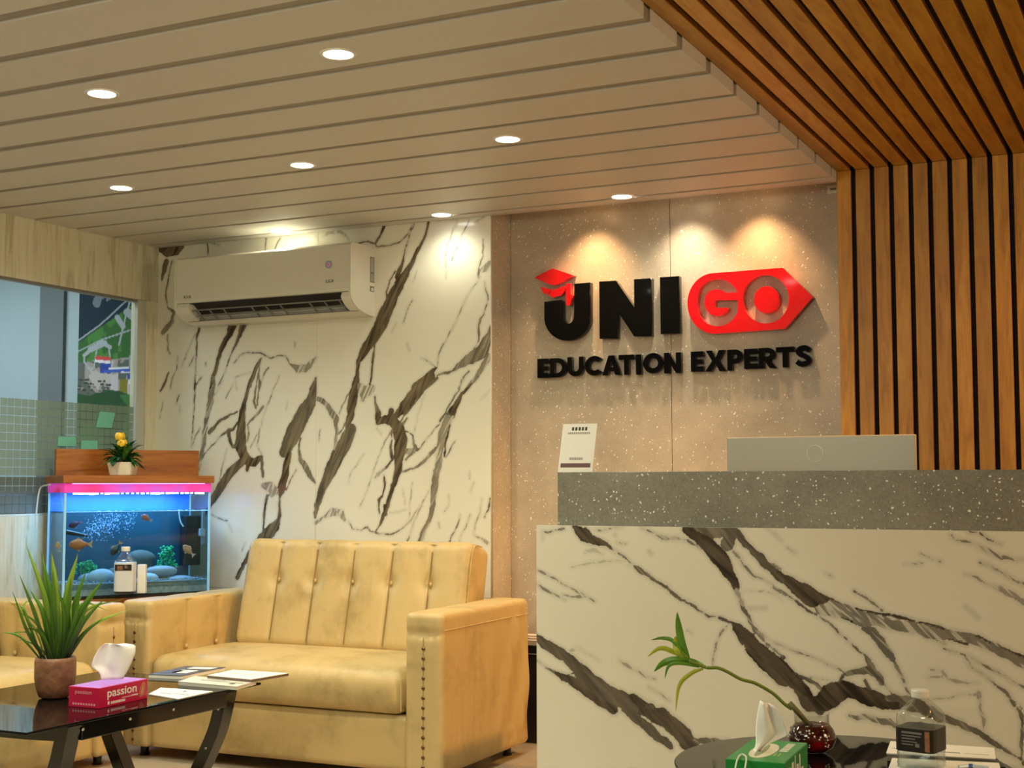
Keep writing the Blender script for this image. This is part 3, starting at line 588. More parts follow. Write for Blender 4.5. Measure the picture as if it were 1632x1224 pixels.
# ------------------------------------------------------------------ downlights
disc = lathe([(0.0, -0.004), (0.036, -0.004), (0.0365, 0.0)], 28)
rim = None
LL = {(-3.85, 3.15): 'white round downlight at the far left of the nearest row in view',
      (-2.965, 3.15): 'white round downlight in the nearest row, left one', (-2.10, 3.15): 'largest white round downlight, top centre of the ceiling',
      (-3.85, 4.21): 'small white downlight above the header left of the air conditioner', (-2.965, 4.21): 'white downlight in the middle of the white ceiling, between two others of its row',
      (-2.10, 4.21): 'white downlight right of centre in the second row, nearest the wooden slat ceiling', (-3.85, 5.28): 'white downlight directly above the air conditioner',
      (-2.965, 5.28): 'white downlight above the marble wall, right of the air conditioner', (-2.10, 5.28): 'white downlight above the sign on the speckled wall'}
for (x, y) in LAMPS:
    if y < 3: continue
    t = empty('downlight', (x, y, CEIL), label=LL.get((x, y), 'white round downlight set in the plank ceiling'), cat='downlight', group='round downlights in the white ceiling')
    if rim is None:
        rim = lathe([(0.0425, 0.0), (0.0425, -0.003), (0.049, -0.0035), (0.053, 0.0), (0.0425, 0.0)], 32)
        d0 = lathe([(0.001, -0.001), (0.041, -0.001), (0.0425, 0.003)], 32)
    link('rim', rim, M['lamprim'], t, smooth=False); link('diffuser', d0, M['lampdisc'], t)

# ------------------------------------------------------------------ left wall with window
zt, zb = 2.020, 0.96
yw1 = 5.318   # far jamb
tag(box('wall_left', LX-0.10, LX, -1.0, WY, zt, CEIL+0.1, M['laminate']), kind='structure')
tag(box('wall_left_lower', LX-0.10, LX, -1.0, WY, 0.0, zb, M['laminate']), kind='structure')
tag(box('wall_left_end', LX-0.10, LX, yw1, WY+0.02, zb, zt, M['laminate']), kind='structure')
win = empty('window_1'); win['kind'] = 'structure'
M['alu'] = plain('pale_frame', (0.62, 0.64, 0.58), 0.35, metal=0.2)
box('window_frame', LX-0.022, LX-0.002, yw1-0.062, yw1-0.001, zb, zt-0.001, M['alu'], win, bev=0.002)
box('window_head', LX-0.022, LX-0.004, -1.0, yw1-0.056, zt-0.012, zt-0.001, M['grey_plastic'], win)
box('window_sill', LX-0.022, LX-0.004, -1.0, yw1-0.056, zb+0.001, zb+0.010, M['alu'], win)
o = box('pane', LX-0.020, LX-0.014, -1.0, yw1-0.063, zb+0.011, zt-0.013, thin_glass('window_glass', (0.90, 0.96, 0.97), 0.14), win)
# frosted film cut in squares stuck on the pane
M['film'] = veil('frosted_film', (0.25, 0.36, 0.31), 0.60, 0.5)
M['film2'] = veil('frosted_film_low', (0.13, 0.17, 0.155), 0.80, 0.5)
for nm, za, zc, mm in (('film_squares', 1.14, 1.485, M['film']), ('film_squares_low', 0.972, 1.136, M['film2'])):
    bm = bmesh.new(); s = 0.0405; nz = int(round((zc-za)/s)); sz = (zc-za)/nz
    y = yw1-0.066-s
    while y > 3.3:
        for k in range(nz):
            bm_box(bm, LX-0.0135, LX-0.0130, y+0.0014, y+s-0.0014, za+k*sz+0.0014, za+(k+1)*sz-0.0014)
        y -= s
    tag(from_bm(nm, bm, mm, win), kind='stuff')
# office behind the glass
M['office'] = plain('blue_grey_wall', (0.33, 0.42, 0.44), 0.6, noise=0.05, nscale=2)
M['office2'] = plain('blue_grey_column', (0.12, 0.145, 0.15), 0.6)
tag(box('wall_office_back', -8.2, LX-0.10, 6.02, 6.12, 0, 2.6, M['office']), kind='structure')
tag(box('wall_office_side', -8.3, -8.2, 1.0, 6.12, 0, 2.6, M['office']), kind='structure')
tag(box('wall_office_near', -8.2, LX-0.11, 0.9, 1.0, 0, 2.6, M['office']), kind='structure')
tag(box('ceiling_office', -8.3, LX-0.1, 0.9, 6.12, 2.6, 2.7, M['ceil']), kind='structure')
tag(box('floor_office', -8.3, LX-0.1, 0.9, 6.12, -0.1, 0, M['floor']), kind='structure')
xa, xb = on(1, 5.995, 62, 550).x, on(1, 5.995, 100, 550).x
tag(box('column_office', xa, xb, 5.995, 6.02, 0, 2.6, M['office2']), kind='structure')
light('AREA', 'office_lamp', (-6.3, 4.6, 2.55), 58, (0.95, 0.97, 1.0), size=1.3)
tag(box('office_cabinet', -6.35, -4.95, 5.55, 5.95, 0, 1.06, plain('dark_grey_cabinet', (0.10, 0.11, 0.11), 0.5), bev=0.004), 'dark grey low cabinet behind the tiled film of the office window', 'cabinet')
# aerial photo poster
PX0, PX1, PZ0, PZ1 = on(1, 6.0, 125, 550).x, on(1, 6.0, 224, 550).x, 1.15, 2.26
nx, nz = 110, 190
U, Vv = np.meshgrid(np.linspace(0, 1, nx), np.linspace(0, 1, nz), indexing='ij')   # u right, v down inside the seen part
zs_ = on(1, 6.0, 170, 470).z, on(1, 6.0, 170, 645).z
Zg = PZ1-(PZ1-PZ0)*Vv; pv = (zs_[0]-Zg)/(zs_[0]-zs_[1]); pu = U
C = np.zeros((nx, nz, 3))
rng = np.random.RandomState(5)
def fbm(f, seed):
    r = np.random.RandomState(seed); out = np.zeros((nx, nz)); a = 1
    for o_ in range(4):
        g = r.rand(int(f)+2, int(f*1.8)+2); xi = U*f; yi = Vv*f*1.7; i0 = xi.astype(int); j0 = yi.astype(int); fx, fy = xi-i0, yi-j0
        out += a*(g[i0, j0]*(1-fx)*(1-fy)+g[i0+1, j0]*fx*(1-fy)+g[i0, j0+1]*(1-fx)*fy+g[i0+1, j0+1]*fx*fy); a *= .5; f *= 2
    return out/1.875
n1, n2 = fbm(6, 1), fbm(9, 2)
def put(mask, c): C[mask] = c
put(np.ones_like(pu, bool), (0.010, 0.028, 0.045))
put((n1 > 0.60) & (pv < 0.38), (0.16, 0.20, 0.22))
put(pv > 0.42-0.36*pu, (0.035, 0.12, 0.03)); put((pv > 0.42-0.36*pu) & (n2 > 0.55), (0.06, 0.20, 0.04))
put(pv > 0.60-0.02*pu, (0.32, 0.28, 0.25)); put((pv > 0.60) & (n1 > 0.56), (0.45, 0.41, 0.38)); put((pv > 0.6) & (n1 < 0.42), (0.10, 0.12, 0.10))
def line(a, b, wd, c):
    (x0, y0), (x1, y1) = a, b; dx, dy = x1-x0, (y1-y0)*1.8; L2 = dx*dx+dy*dy
    t = np.clip(((pu-x0)*dx+(pv-y0)*1.8*dy)/L2, 0, 1); d = np.hypot(pu-x0-t*dx, (pv-y0)*1.8-t*dy); put(d < wd, c)
GR = (0.34, 0.38, 0.40)
for a, b, wd in (((0, .40), (.35, .27), .012), ((.35, .27), (.78, .06), .012), ((.82, .07), (.76, .2), .014), ((.76, .2), (.66, .46), .014), ((0, .50), (.36, .41), .01), ((.36, .41), (1, .31), .012), ((.1, .54), (.38, .42), .03), ((.78, .17), (.98, .27), .06), ((.62, .21), (.72, .3), .04),
                 ((.1, .53), (.1, .6), .012), ((.1, .6), (.24, .69), .012), ((.3, .5), (.26, .66), .012), ((.5, .5), (.54, .64), .012), ((.2, .49), (.42, .44), .05), ((.4, .44), (.52, .48), .03)):
    line(a, b, wd, GR)
def rect(x0, x1, y0, y1, c, sh=0.0): put((pu > x0) & (pu < x1) & (pv-sh*(pu-x0) > y0) & (pv-sh*(pu-x0) < y1), c)
rect(.28, .54, .55, .585, (0.55, 0.06, 0.06), .08); rect(.28, .52, .585, .61, (0.7, 0.7, 0.7), .08)
rect(.36, .54, .62, .71, (0.03, 0.06, 0.30), .05); rect(.42, .98, .68, .71, (0.05, 0.10, 0.42), .02); rect(.50, .98, .665, .68, (0.6, 0.62, 0.66)); rect(.7, .98, .705, .72, (0.62, 0.63, 0.68), .03)
rect(.82, .98, .56, .68, (0.24, 0.30, 0.36)); rect(.86, .96, .50, .56, (0.30, 0.35, 0.38)); rect(.80, .98, .73, .78, (0.04, 0.08, 0.33)); rect(.82, .98, .785, .82, (0.66, 0.68, 0.72)); rect(.86, .98, .83, .87, (0.25, 0.12, 0.12))
rect(.68, .80, .78, .92, (0.20, 0.18, 0.02), .0); rect(.54, .66, .74, .9, (0.50, 0.46, 0.46), -.2)
for k in range(40):
    x, y = rng.uniform(.02, .56), .76+.03*(k % 5); s = rng.uniform(.012, .03); put((abs(pu-x) < s) & (abs(pv-y-.06*x) < s*.35), (0.04, 0.05, 0.05))
put(pv > 0.89+0.05*np.sin(pu*9)*0.4+0.05*(n2-.5), (0.02, 0.07, 0.025)); put((pv > 0.91) & (n1 > 0.52), (0.05, 0.16, 0.04))
X = PX0+(PX1-PX0)*U
vs = np.stack([X.ravel(), np.full(nx*nz, 6.0), Zg.ravel()], 1)
i, j = np.meshgrid(np.arange(nx-1), np.arange(nz-1), indexing='ij'); a = (i*nz+j).ravel()
me = mesh('poster', vs, np.stack([a, a+1, a+nz+1, a+nz], 1))
ca = me.attributes.new('print', 'FLOAT_COLOR', 'POINT'); ca.data.foreach_set('color', np.concatenate([C.reshape(-1, 3), np.ones((nx*nz, 1))], 1).ravel().astype(np.float32))
bmb = bmesh.new(); bmb.from_mesh(me); bmb.to_mesh(me); bmb.free()
po = link('poster', me, vcol('poster_print', 0.95))
tag(po, 'aerial photo poster of green fields, roads and blue buildings behind the office glass', 'poster')
sd = po.modifiers.new('board', 'SOLIDIFY'); sd.thickness = 0.015; sd.offset = -1
# sticky notes on the pane
M['sticky'] = plain('teal_note', (0.20, 0.62, 0.50), 0.6)
for (qs, lb) in (([(160, 656), (183, 658), (178, 682), (153, 681)], 'teal sticky note on the gridded pane, highest of the three'), ([(93, 696), (120, 696), (122, 711), (92, 711)], 'teal sticky note low on the pane, leftmost of the three'), ([(130, 702), (155, 702), (156, 716), (129, 716)], 'teal sticky note just above the wooden aquarium hood')):
    P = [on(0, LX-0.008, *q) for q in qs]; P = [p+Vector((0.002*(k % 2), 0, 0)) for k, p in enumerate(P)]
    V8 = [p for p in P]+[p+Vector((-0.002, 0, 0)) for p in P]
    me = mesh('note', V8, [(0, 1, 2, 3), (7, 6, 5, 4), (0, 4, 5, 1), (1, 5, 6, 2), (2, 6, 7, 3), (3, 7, 4, 0)])
    tag(link('sticky_note', me, M['sticky']), lb, 'sticky note', 'teal sticky notes on the window')
# small outlet plate by the slats
px = [on(1, TY, *q) for q in ((1319, 297), (1336, 308))]
t = empty('wall_plate', (px[0].x+0.025, TY, px[0].z-0.016), label='small cream wall plate high beside the wooden slats', cat='wall plate')
bm = bmesh.new(); bm_box(bm, -0.025, 0.025, -0.010, -0.0002, -0.017, 0.017, 0.002); from_bm('cover', bm, M['white_plastic'], t)
bm = bmesh.new(); bm_box(bm, -0.012, 0.012, -0.012, -0.0102, -0.004, 0.004); from_bm('slot', bm, M['grey_plastic'], t)

# ------------------------------------------------------------------ air conditioner
AX0, AX1 = -4.405, -3.388
ac = empty('air_conditioner', ((AX0+AX1)/2, WY, 1.87), label='cream split air conditioner high on the marble wall', cat='air conditioner')
hw = (AX1-AX0)/2
def prof_mesh(prof, x0, x1, nm):
    n = len(prof); vs = [(x0, p[0], p[1]) for p in prof]+[(x1, p[0], p[1]) for p in prof]
    fs = [(i, (i+1) % n, (i+1) % n+n, i+n) for i in range(n)]+[tuple(range(n-1, -1, -1)), tuple(range(n, 2*n))]
    return mesh(nm, vs, fs)
curve = [(-0.205-0.0*math.sin(t), 0.0) for t in [0]]
zt_ = 0.330; 
outer = [(0, zt_), (-0.185, zt_), (-0.198, zt_-0.006), (-0.203, zt_-0.02), (-0.205, 0.115), (-0.203, 0.10)]
arc = [(-0.203+0.203*(1-math.cos(a)), 0.10-0.092*math.sin(a)) for a in np.linspace(0.12, PI/2, 10)]
body = outer+arc+[(0, 0.008)]
for x0, x1 in ((-hw, -hw+0.012), (hw-0.012, hw)):
    link('end_cap', prof_mesh(body, x0, x1, 'end_cap'), M['ac_white'], ac)
link('front_panel', prof_mesh([(0, zt_-0.001), (-0.184, zt_-0.001), (-0.200, zt_-0.012), (-0.204, 0.118), (-0.200, 0.106), (-0.185, 0.104), (-0.18, 0.15), (0, 0.15)], -hw+0.0125, hw-0.0125, 'front_panel'), M['ac_white'], ac)
# underside: cream strip along back, black mouth with fins towards the front
link('lower_shell', prof_mesh([(-0.001, 0.149), (-0.05, 0.149), (-0.085, 0.03), (-0.098, 0.026), (-0.060, 0.011), (-0.001, 0.0085)], -hw+0.0125, hw-0.0125, 'lower_shell'), M['ac_white'], ac)
for s, (x0, x1) in (('l', (-hw+0.0125, -hw+0.085)), ('r', (hw-0.055, hw-0.0125))):
    pr_ = [(-0.19, 0.103)]+[(-0.203+0.203*(1-math.cos(a)), 0.10-0.092*math.sin(a)) for a in np.linspace(0.2, 0.95, 6)]+[(-0.08, 0.09)]
    link('mouth_cheek', prof_mesh(pr_, x0, x1, 'cheek'), M['ac_white'], ac)
link('mouth', prof_mesh([(-0.178, 0.148), (-0.18, 0.112), (-0.10, 0.06), (-0.07, 0.148)], -hw+0.086, hw-0.056, 'mouth'), M['dark_plastic'], ac)
for k, (ya, za) in enumerate(((-0.175, 0.070), (-0.140, 0.044), (-0.108, 0.028))):
    bm = bmesh.new(); bm_box(bm, -hw+0.09, hw-0.06, ya-0.003, ya+0.004, za-0.0025, za+0.0025); from_bm('louver', bm, M['grey_plastic'], ac)
for k in range(11):
    x = -hw+0.11+k*(2*hw-0.19)/10
    if k in (3, 7): continue
    bm = bmesh.new(); bm_box(bm, x-0.003, x+0.003, -0.176, -0.105, -0.003, 0.003)
    for v in bm.verts: v.co.z += 0.070+(v.co.y+0.176)*(-0.60)
    from_bm('fin', bm, M['grey_plastic'], ac)
bm = bmesh.new(); bmesh.ops.create_cone(bm, cap_ends=True, segments=24, radius1=0.017, radius2=0.017, depth=0.003, matrix=Matrix.Translation((0.39, -0.2055, 0.232)) @ Matrix.Rotation(PI/2, 4, 'X')); lr = from_bm('badge_ring', bm, plain('lilac_badge', (0.35, 0.33, 0.62), 0.3), ac)
bm = bmesh.new(); bmesh.ops.create_cone(bm, cap_ends=True, segments=20, radius1=0.011, radius2=0.011, depth=0.003, matrix=Matrix.Translation((0.39, -0.2068, 0.232)) @ Matrix.Rotation(PI/2, 4, 'X')); from_bm('badge_face', bm, plain('white_badge', (0.85, 0.80, 0.85), 0.3), ac)
for (x0, x1, z0, z1, mm) in ((0.382, 0.398, 0.226, 0.238, plain('pink_badge', (0.75, 0.25, 0.5), 0.4)), (0.375, 0.415, 0.150, 0.161, M['grey_plastic']), (0.380, 0.392, 0.1525, 0.1585, M['white_plastic']), (0.398, 0.410, 0.1525, 0.1585, M['white_plastic']), (-0.445, -0.405, 0.128, 0.139, M['grey_plastic']), (-0.436, -0.424, 0.1305, 0.1365, M['white_plastic']), (-0.420, -0.410, 0.1305, 0.1365, M['white_plastic'])):
    bm = bmesh.new(); z_ = (z0+z1)/2; yy = -0.2052 if z0 > .2 else -0.2058
    if x1-x0 < 0.02: yy -= 0.0012
    if z0 > .2: yy = -0.2095
    bm_box(bm, x0, x1, yy-0.001, yy+0.0015, z0, z1); from_bm('print_mark', bm, mm, ac)
for (y0, y1, z0, z1, mm) in ((-0.040, -0.004, 0.165, 0.285, M['grey_plastic']), (-0.036, -0.010, 0.215, 0.280, plain('label_grey', (0.42, 0.41, 0.38), .5)), (-0.036, -0.010, 0.170, 0.205, plain('label_grey2', (0.36, 0.35, 0.33), .5)), (-0.040, -0.006, 0.122, 0.148, M['grey_plastic']), (-0.03, -0.012, 0.126, 0.14, M['white_plastic'])):
    bm = bmesh.new(); d_ = 0.0005 if mm in (M['grey_plastic'],) else 0.001
    bm_box(bm, hw-0.0005, hw+d_, y0, y1, z0, z1); from_bm('rating_sticker', bm, mm, ac)

# ------------------------------------------------------------------ sign
SF = TY-0.036
def P1(x, y): q = on(1, SF, 840+x/6.8, 410+y/6.8); return (q.x, q.z)
def P2(x, y): q = on(1, SF, 1080+x/6.8, 410+y/6.8); return (q.x, q.z)
def sm2(pts, k=4):
    P = [Vector((p[0], p[1], 0)) for p in pts]; n = len(P); out = []
    for i in range(n):
        a, b, c, d = P[i-1], P[i], P[(i+1) % n], P[(i+2) % n]
        for j in range(k):
            t = j/k; q = 0.5*((2*b)+(-a+c)*t+(2*a-5*b+4*c-d)*t*t+(-a+3*b-3*c+d)*t**3); out.append((q.x, q.y))
    return out
def arcpts(cx, cy, rx, ry, a0, a1, n):
    return [(cx+rx*math.cos(a), cy+ry*math.sin(a)) for a in np.linspace(a0, a1, n)]
sg = empty('logo_sign', (on(1, TY, 1080, 500).x, TY, on(1, TY, 1080, 500).z), label='large black and red UNI GO logo letters mounted on the speckled wall', cat='sign')
def par(o):  # keep world placement under the parent
    o.parent = sg; o.matrix_parent_inverse = Matrix.Translation(sg.location).inverted(); return o
Uo = [(185, 482), (290, 468), (375, 462)]+[(385, 480), (388, 600)]+arcpts(447, 620, 60, 98, PI, 0, 14)[0:]+[(509, 500), (510, 287), (682, 273), (683, 620)]
Uo = [(185, 482), (372, 461), (385, 478), (387, 620)]+[(387+60*(1-math.cos(a)), 622+97*math.sin(a)) for a in np.linspace(0.1, PI-0.1, 14)]+[(508, 600), (510, 287), (682, 273), (683, 640)]+[(434+249*math.cos(a), 655+250*math.sin(a)) for a in np.linspace(0.05, PI-0.05, 24)]+[(185, 640)]
par(flat_poly('letter', [[P1(*p) for p in Uo]], 0.0355, SF, M['black_acrylic'], bevel=0.0015))
par(flat_poly('letter', [[P1(*p) for p in ((780, 263), (962, 252), (1160, 545), (1157, 238), (1345, 225), (1347, 853), (1158, 858), (984, 592), (980, 880), (784, 884))]], 0.0355, SF, M['black_acrylic'], bevel=0.0015))
par(flat_poly('letter', [[P1(*p) for p in ((1437, 216), (1645, 203), (1655, 822), (1447, 834))]], 0.0355, SF, M['black_acrylic'], bevel=0.0015))
out = [(1140, 113), (1465, 430), (1165, 775), (420, 828)]+[(400-295*math.sin(a)*1.0, 500+329*math.cos(a)) for a in np.linspace(0.05, PI-0.02, 28)]
gh = [(645, 378)]+sm2([(645, 378), (590, 300), (520, 252), (430, 238), (330, 262), (250, 330), (212, 430), (210, 530), (240, 630), (310, 710), (400, 745), (490, 740), (570, 700), (630, 630), (652, 560)], 3)[1:-3]+[(650, 465), (425, 463), (402, 478), (402, 530), (425, 547), (550, 548), (530, 590), (480, 628), (420, 640), (350, 618), (305, 560), (288, 490), (300, 420), (345, 365), (410, 347), (470, 352), (530, 385)]
oh = arcpts(955, 455, 250, 262, 0, 2*PI, 49)[:-1]
par(flat_poly('arrow_badge', [[P2(*p) for p in out], [P2(*p) for p in gh], [P2(*p) for p in oh]], 0.0355, SF, M['red']))
par(flat_poly('letter_disc', [[P2(*p) for p in arcpts(962, 460, 137, 147, 0, 2*PI, 37)[:-1]]], 0.0355, SF, M['red'], bevel=0.0012))
par(flat_poly('cap_board', [[P1(*p) for p in ((78, 222), (180, 165), (275, 120), (390, 158), (500, 195), (400, 255), (330, 292), (290, 303), (240, 292))]], 0.0355, SF, M['red']))
par(flat_poly('cap_skull', [[P1(*p) for p in ((150, 320), (240, 344), (272, 351), (215, 397), (185, 395), (160, 362))]], 0.0355, SF, M['red']))
par(flat_poly('cap_skull', [[P1(*p) for p in ((282, 352), (340, 336), (408, 310), (410, 365), (370, 410), (285, 438), (225, 405))]], 0.0355, SF, M['red']))
par(flat_poly('tassel', [[P1(*p) for p in ((416, 292), (466, 280), (471, 400), (487, 410), (468, 520), (424, 524))]], 0.0355, SF, M['red']))
# tagline
tg = empty('tagline_sign', (on(1, TY, 1075, 580).x, TY, on(1, TY, 1075, 580).z), label='small black EDUCATION EXPERTS lettering below the big logo', cat='sign')
def Q1(x, y): return (850+x/7.096, 540+y/7.096)
def Q2(x, y): return (1080+x/7.096, 540+y/7.096)
TL = [('E', Q1, 45, 170, 228, 445), ('D', Q1, 187, 378, 222, 440), ('U', Q1, 385, 567, 208, 428), ('C', Q1, 583, 775, 198, 420), ('A', Q1, 780, 985, 192, 414), ('T', Q1, 965, 1142, 184, 410), ('I', Q1, 1160, 1222, 178, 406), ('O', Q1, 1242, 1468, 165, 395), ('N', Q1, 1478, 1672, 160, 392),
      ('E', Q2, 150, 292, 146, 374), ('X', Q2, 312, 545, 135, 372), ('P', Q2, 562, 738, 125, 360), ('E', Q2, 752, 908, 115, 342), ('R', Q2, 918, 1108, 105, 336), ('T', Q2, 1113, 1320, 96, 326), ('S', Q2, 1330, 1512, 76, 316)]
def stroke_letter(ch, w_=1.0, h_=1.0, th=0.26):
    """bold geometric capitals as filled outlines in a 0..w x 0..h box"""
    t = th*h_; W = w_; H = h_
    if ch == 'E': return [[(0, 0), (W, 0), (W, t), (t*1.0, t), (t, H*.5-t*.42), (W*.92, H*.5-t*.42), (W*.92, H*.5+t*.42), (t, H*.5+t*.42), (t, H-t), (W, H-t), (W, H), (0, H)]]
    if ch == 'T': c = W/2; return [[(c-t/2, 0), (c+t/2, 0), (c+t/2, H-t*.95), (W, H-t*.95), (W, H), (0, H), (0, H-t*.95), (c-t/2, H-t*.95)]]
    if ch == 'I': return [[(0, 0), (W, 0), (W, H), (0, H)]]
    if ch == 'N': k = t*1.05; return [[(0, 0), (k, 0), (k, H*.56), (W-k, 0), (W, 0), (W, H), (W-k, H), (W-k, H*.44), (k, H), (0, H)]]
    if ch == 'A': c = W/2; s = t*1.12; return [[(0, 0), (s, 0), (s+W*.07, H*.2), (W-s-W*.07, H*.2), (W-s, 0), (W, 0), (c+s*.55, H), (c-s*.55, H)], [(c-W*.11, H*.40), (c+W*.11, H*.40), (c, H*.68)]]
    if ch == 'X': c = W/2; s = t*1.2; return [[(0, 0), (s, 0), (c, H*.5-s*.42), (W-s, 0), (W, 0), (c+s*.55, H*.5), (W*.97, H), (W*.97-s, H), (c, H*.5+s*.42), (s+.03*W, H), (.03*W, H), (c-s*.55, H*.5)]]
    if ch == 'D':
        o = [(0, 0), (W*.45, 0)]+[(W*.45+W*.55*math.sin(a), H/2-H/2*math.cos(a)) for a in np.linspace(0.1, PI-0.1, 16)]+[(W*.45, H), (0, H)]
        i = [(t, t*.9), (W*.42, t*.9)]+[(W*.42+(W*.56-t)*math.sin(a), H/2-(H/2-t*.9)*math.cos(a)) for a in np.linspace(0.1, PI-0.1, 12)]+[(W*.42, H-t*.9), (t, H-t*.9)]
        return [o, i]
    if ch == 'O':
        return [[(W/2+W/2*math.cos(a), H/2+H/2*math.sin(a)) for a in np.linspace(0, 2*PI, 33)[:-1]], [(W/2+(W/2-t)*math.cos(a), H/2+(H/2-t)*math.sin(a)) for a in np.linspace(0, 2*PI, 27)[:-1]]]
    if ch == 'U':
        ri = W/2-t; zc = t+ri
        return [[(0, H), (0, W/2)]+[(W/2-W/2*math.cos(a), W*.48-W*.48*math.sin(a)) for a in np.linspace(0.1, PI-0.1, 16)]+[(W, W/2), (W, H), (W-t, H), (W-t, zc)]+[(W/2+ri*math.cos(a), zc-ri*math.sin(a)) for a in np.linspace(0.1, PI-0.1, 10)]+[(t, zc), (t, H)]]
    if ch == 'C':
        a0 = 0.72; o = [(W*.56+W*.56*math.cos(a), H/2+H/2*math.sin(a)) for a in np.linspace(a0, 2*PI-a0, 26)]
        i = [(W*.56+(W*.56-t)*math.cos(a), H/2+(H/2-t)*math.sin(a)) for a in np.linspace(2*PI-a0-.1, a0+.1, 20)]
        return [o+i]
    if ch in 'PR':
        b = H*.40 if ch == 'P' else H*.42; ym = (H+b)/2-H*.02; ry = (H-b*.82)/2
        ro = H-ry
        bowl = [(W*.5+W*.5*math.sin(a), ro+ry*math.cos(a)) for a in np.linspace(0.1, PI-0.1, 14)]
        inner = [(t, ro+ry-t*.9), (W*.48, ro+ry-t*.9)]+[(W*.48+(W*.5-t)*math.sin(a), ro+(ry-t*.9)*math.cos(a)) for a in np.linspace(0.15, PI-0.15, 8)]+[(W*.48, ro-ry+t*.9), (t, ro-ry+t*.9)]
        if ch == 'P': return [[(0, 0), (t, 0), (t, ro-ry), (W*.5, ro-ry)]+bowl[::-1]+[(W*.5, H), (0, H)], inner]
        return [[(0, 0), (t, 0), (t, ro-ry), (W*.36, ro-ry), (W-t*1.15, 0), (W*1.02, 0), (W*.70, ro-ry+H*.04)]+bowl[::-1]+[(W*.5, H), (0, H)], inner]
    if ch == 'S':
        cl = [(W*.86, H*.74), (W*.70, H*.86), (W*.48, H*.875), (W*.26, H*.80), (W*.22, H*.66), (W*.40, H*.55), (W*.62, H*.47), (W*.80, H*.34), (W*.74, H*.19), (W*.52, H*.125), (W*.30, H*.135), (W*.13, H*.26)]
        P = [Vector((x, y, 0)) for x, y in cl]; P = smoothpts(P, 4); L, R_ = [], []
        for k, p in enumerate(P):
            tt = (P[min(k+1, len(P)-1)]-P[max(k-1, 0)]).normalized(); nn = Vector((-tt.y, tt.x, 0))*t*.47; L.append((p.x+nn.x, p.y+nn.y)); R_.append((p.x-nn.x, p.y-nn.y))
        return [L+R_[::-1]]
def strip_letter(W, H, t, ox, oz, yf, depth, m):
    cl = [(W*.90, H*.74), (W*.72, H*.855), (W*.50, H*.88), (W*.27, H*.82), (W*.20, H*.68), (W*.36, H*.565), (W*.62, H*.475), (W*.82, H*.345), (W*.78, H*.19), (W*.54, H*.125), (W*.30, H*.13), (W*.10, H*.25)]
    P = smoothpts([Vector((x, 0, z)) for x, z in cl], 5); V_, F_l = [], []
    for k, p in enumerate(P):
        tt = (P[min(k+1, len(P)-1)]-P[max(k-1, 0)]).normalized(); nn = Vector((-tt.z, 0, tt.x))*t*.47
        for q, y in ((p+nn, yf), (p-nn, yf), (p-nn, yf+depth), (p+nn, yf+depth)): V_.append((q.x+ox, y, q.z+oz))
    for k in range(len(P)-1):
        for i in range(4): F_l.append((k*4+i, k*4+(i+1) % 4, k*4+4+(i+1) % 4, k*4+4+i))
    F_l += [(3, 2, 1, 0), tuple((len(P)-1)*4+i for i in range(4))]
    return link('letter', mesh('letter', V_, F_l), m)
for ch, Q, x0, x1, y0, y1 in TL:
    TYF = TY-0.024
    sl = -0.075*(x1-x0)
    a = on(1, TYF, *Q(x0, y1)); b = on(1, TYF, *Q(x1, y1+sl)); c = on(1, TYF, *Q(x0, y0))
    W, H = b.x-a.x, c.z-a.z
    lp = None if ch == 'S' else stroke_letter(ch, W, H, 0.255)
    o = strip_letter(W, H, 0.255*H, a.x, a.z, TYF, 0.0235, M['black_acrylic']) if ch == 'S' else flat_poly('letter', [[(a.x+x, a.z+z) for x, z in l] for l in lp], 0.0235, TYF, M['black_acrylic'])
    o.parent = tg; o.matrix_parent_inverse = Matrix.Translation(tg.location).inverted()

# ------------------------------------------------------------------ reception desk
DY = 3.80
DX0 = on(1, DY, 855, 900).x; CX0 = on(1, DY+0.025, 889, 800).x; DX1 = 0.75
dz = on(1, DY, 1240, 842).z; cz = on(1, DY+0.025, 1240, 750.5).z
desk = empty('reception_desk', (0, DY, 0), label='reception desk with veined marble front and grey speckled ledge', cat='desk')
def dpar(o): o.parent = desk; o.matrix_parent_inverse = Matrix.Translation((0, DY, 0)).inverted(); return o
dpar(stone_slab('front_slab', DX0, DX1, 0.10, dz, DY, 0.0037, VD, 0.00185, M['marble_desk'], thick=0.022))
dpar(stone_slab('front_slab', DX0, DX1, 0.0, 0.0985, DY, 0.05, [], 0.002, M['marble_desk'], thick=0.022))
dpar(box('ledge', CX0, DX1, DY+0.023, DY+0.36, dz-0.03, cz, M['terr_desk'], bev=0.0015, seg=1))
dpar(box('work_top', DX0+0.02, DX1, DY+0.37, DY+0.95, 0.72, 0.75, M['wood_red'], bev=0.002))
dpar(box('end_panel', DX0+0.001, DX0+0.03, DY+0.0225, DY+0.36, 0, dz-0.032, M['terr_desk']))
dpar(box('carcass', DX0+0.05, DX1, DY+0.0225, DY+0.34, 0, dz-0.031, M['black_satin']))
dpar(box('pedestal', DX0+0.05, DX0+0.45, DY+0.40, DY+0.90, 0, 0.719, M['black_satin'], bev=0.003))
dpar(box('pedestal', 0.2, 0.7, DY+0.40, DY+0.90, 0, 0.719, M['black_satin'], bev=0.003))
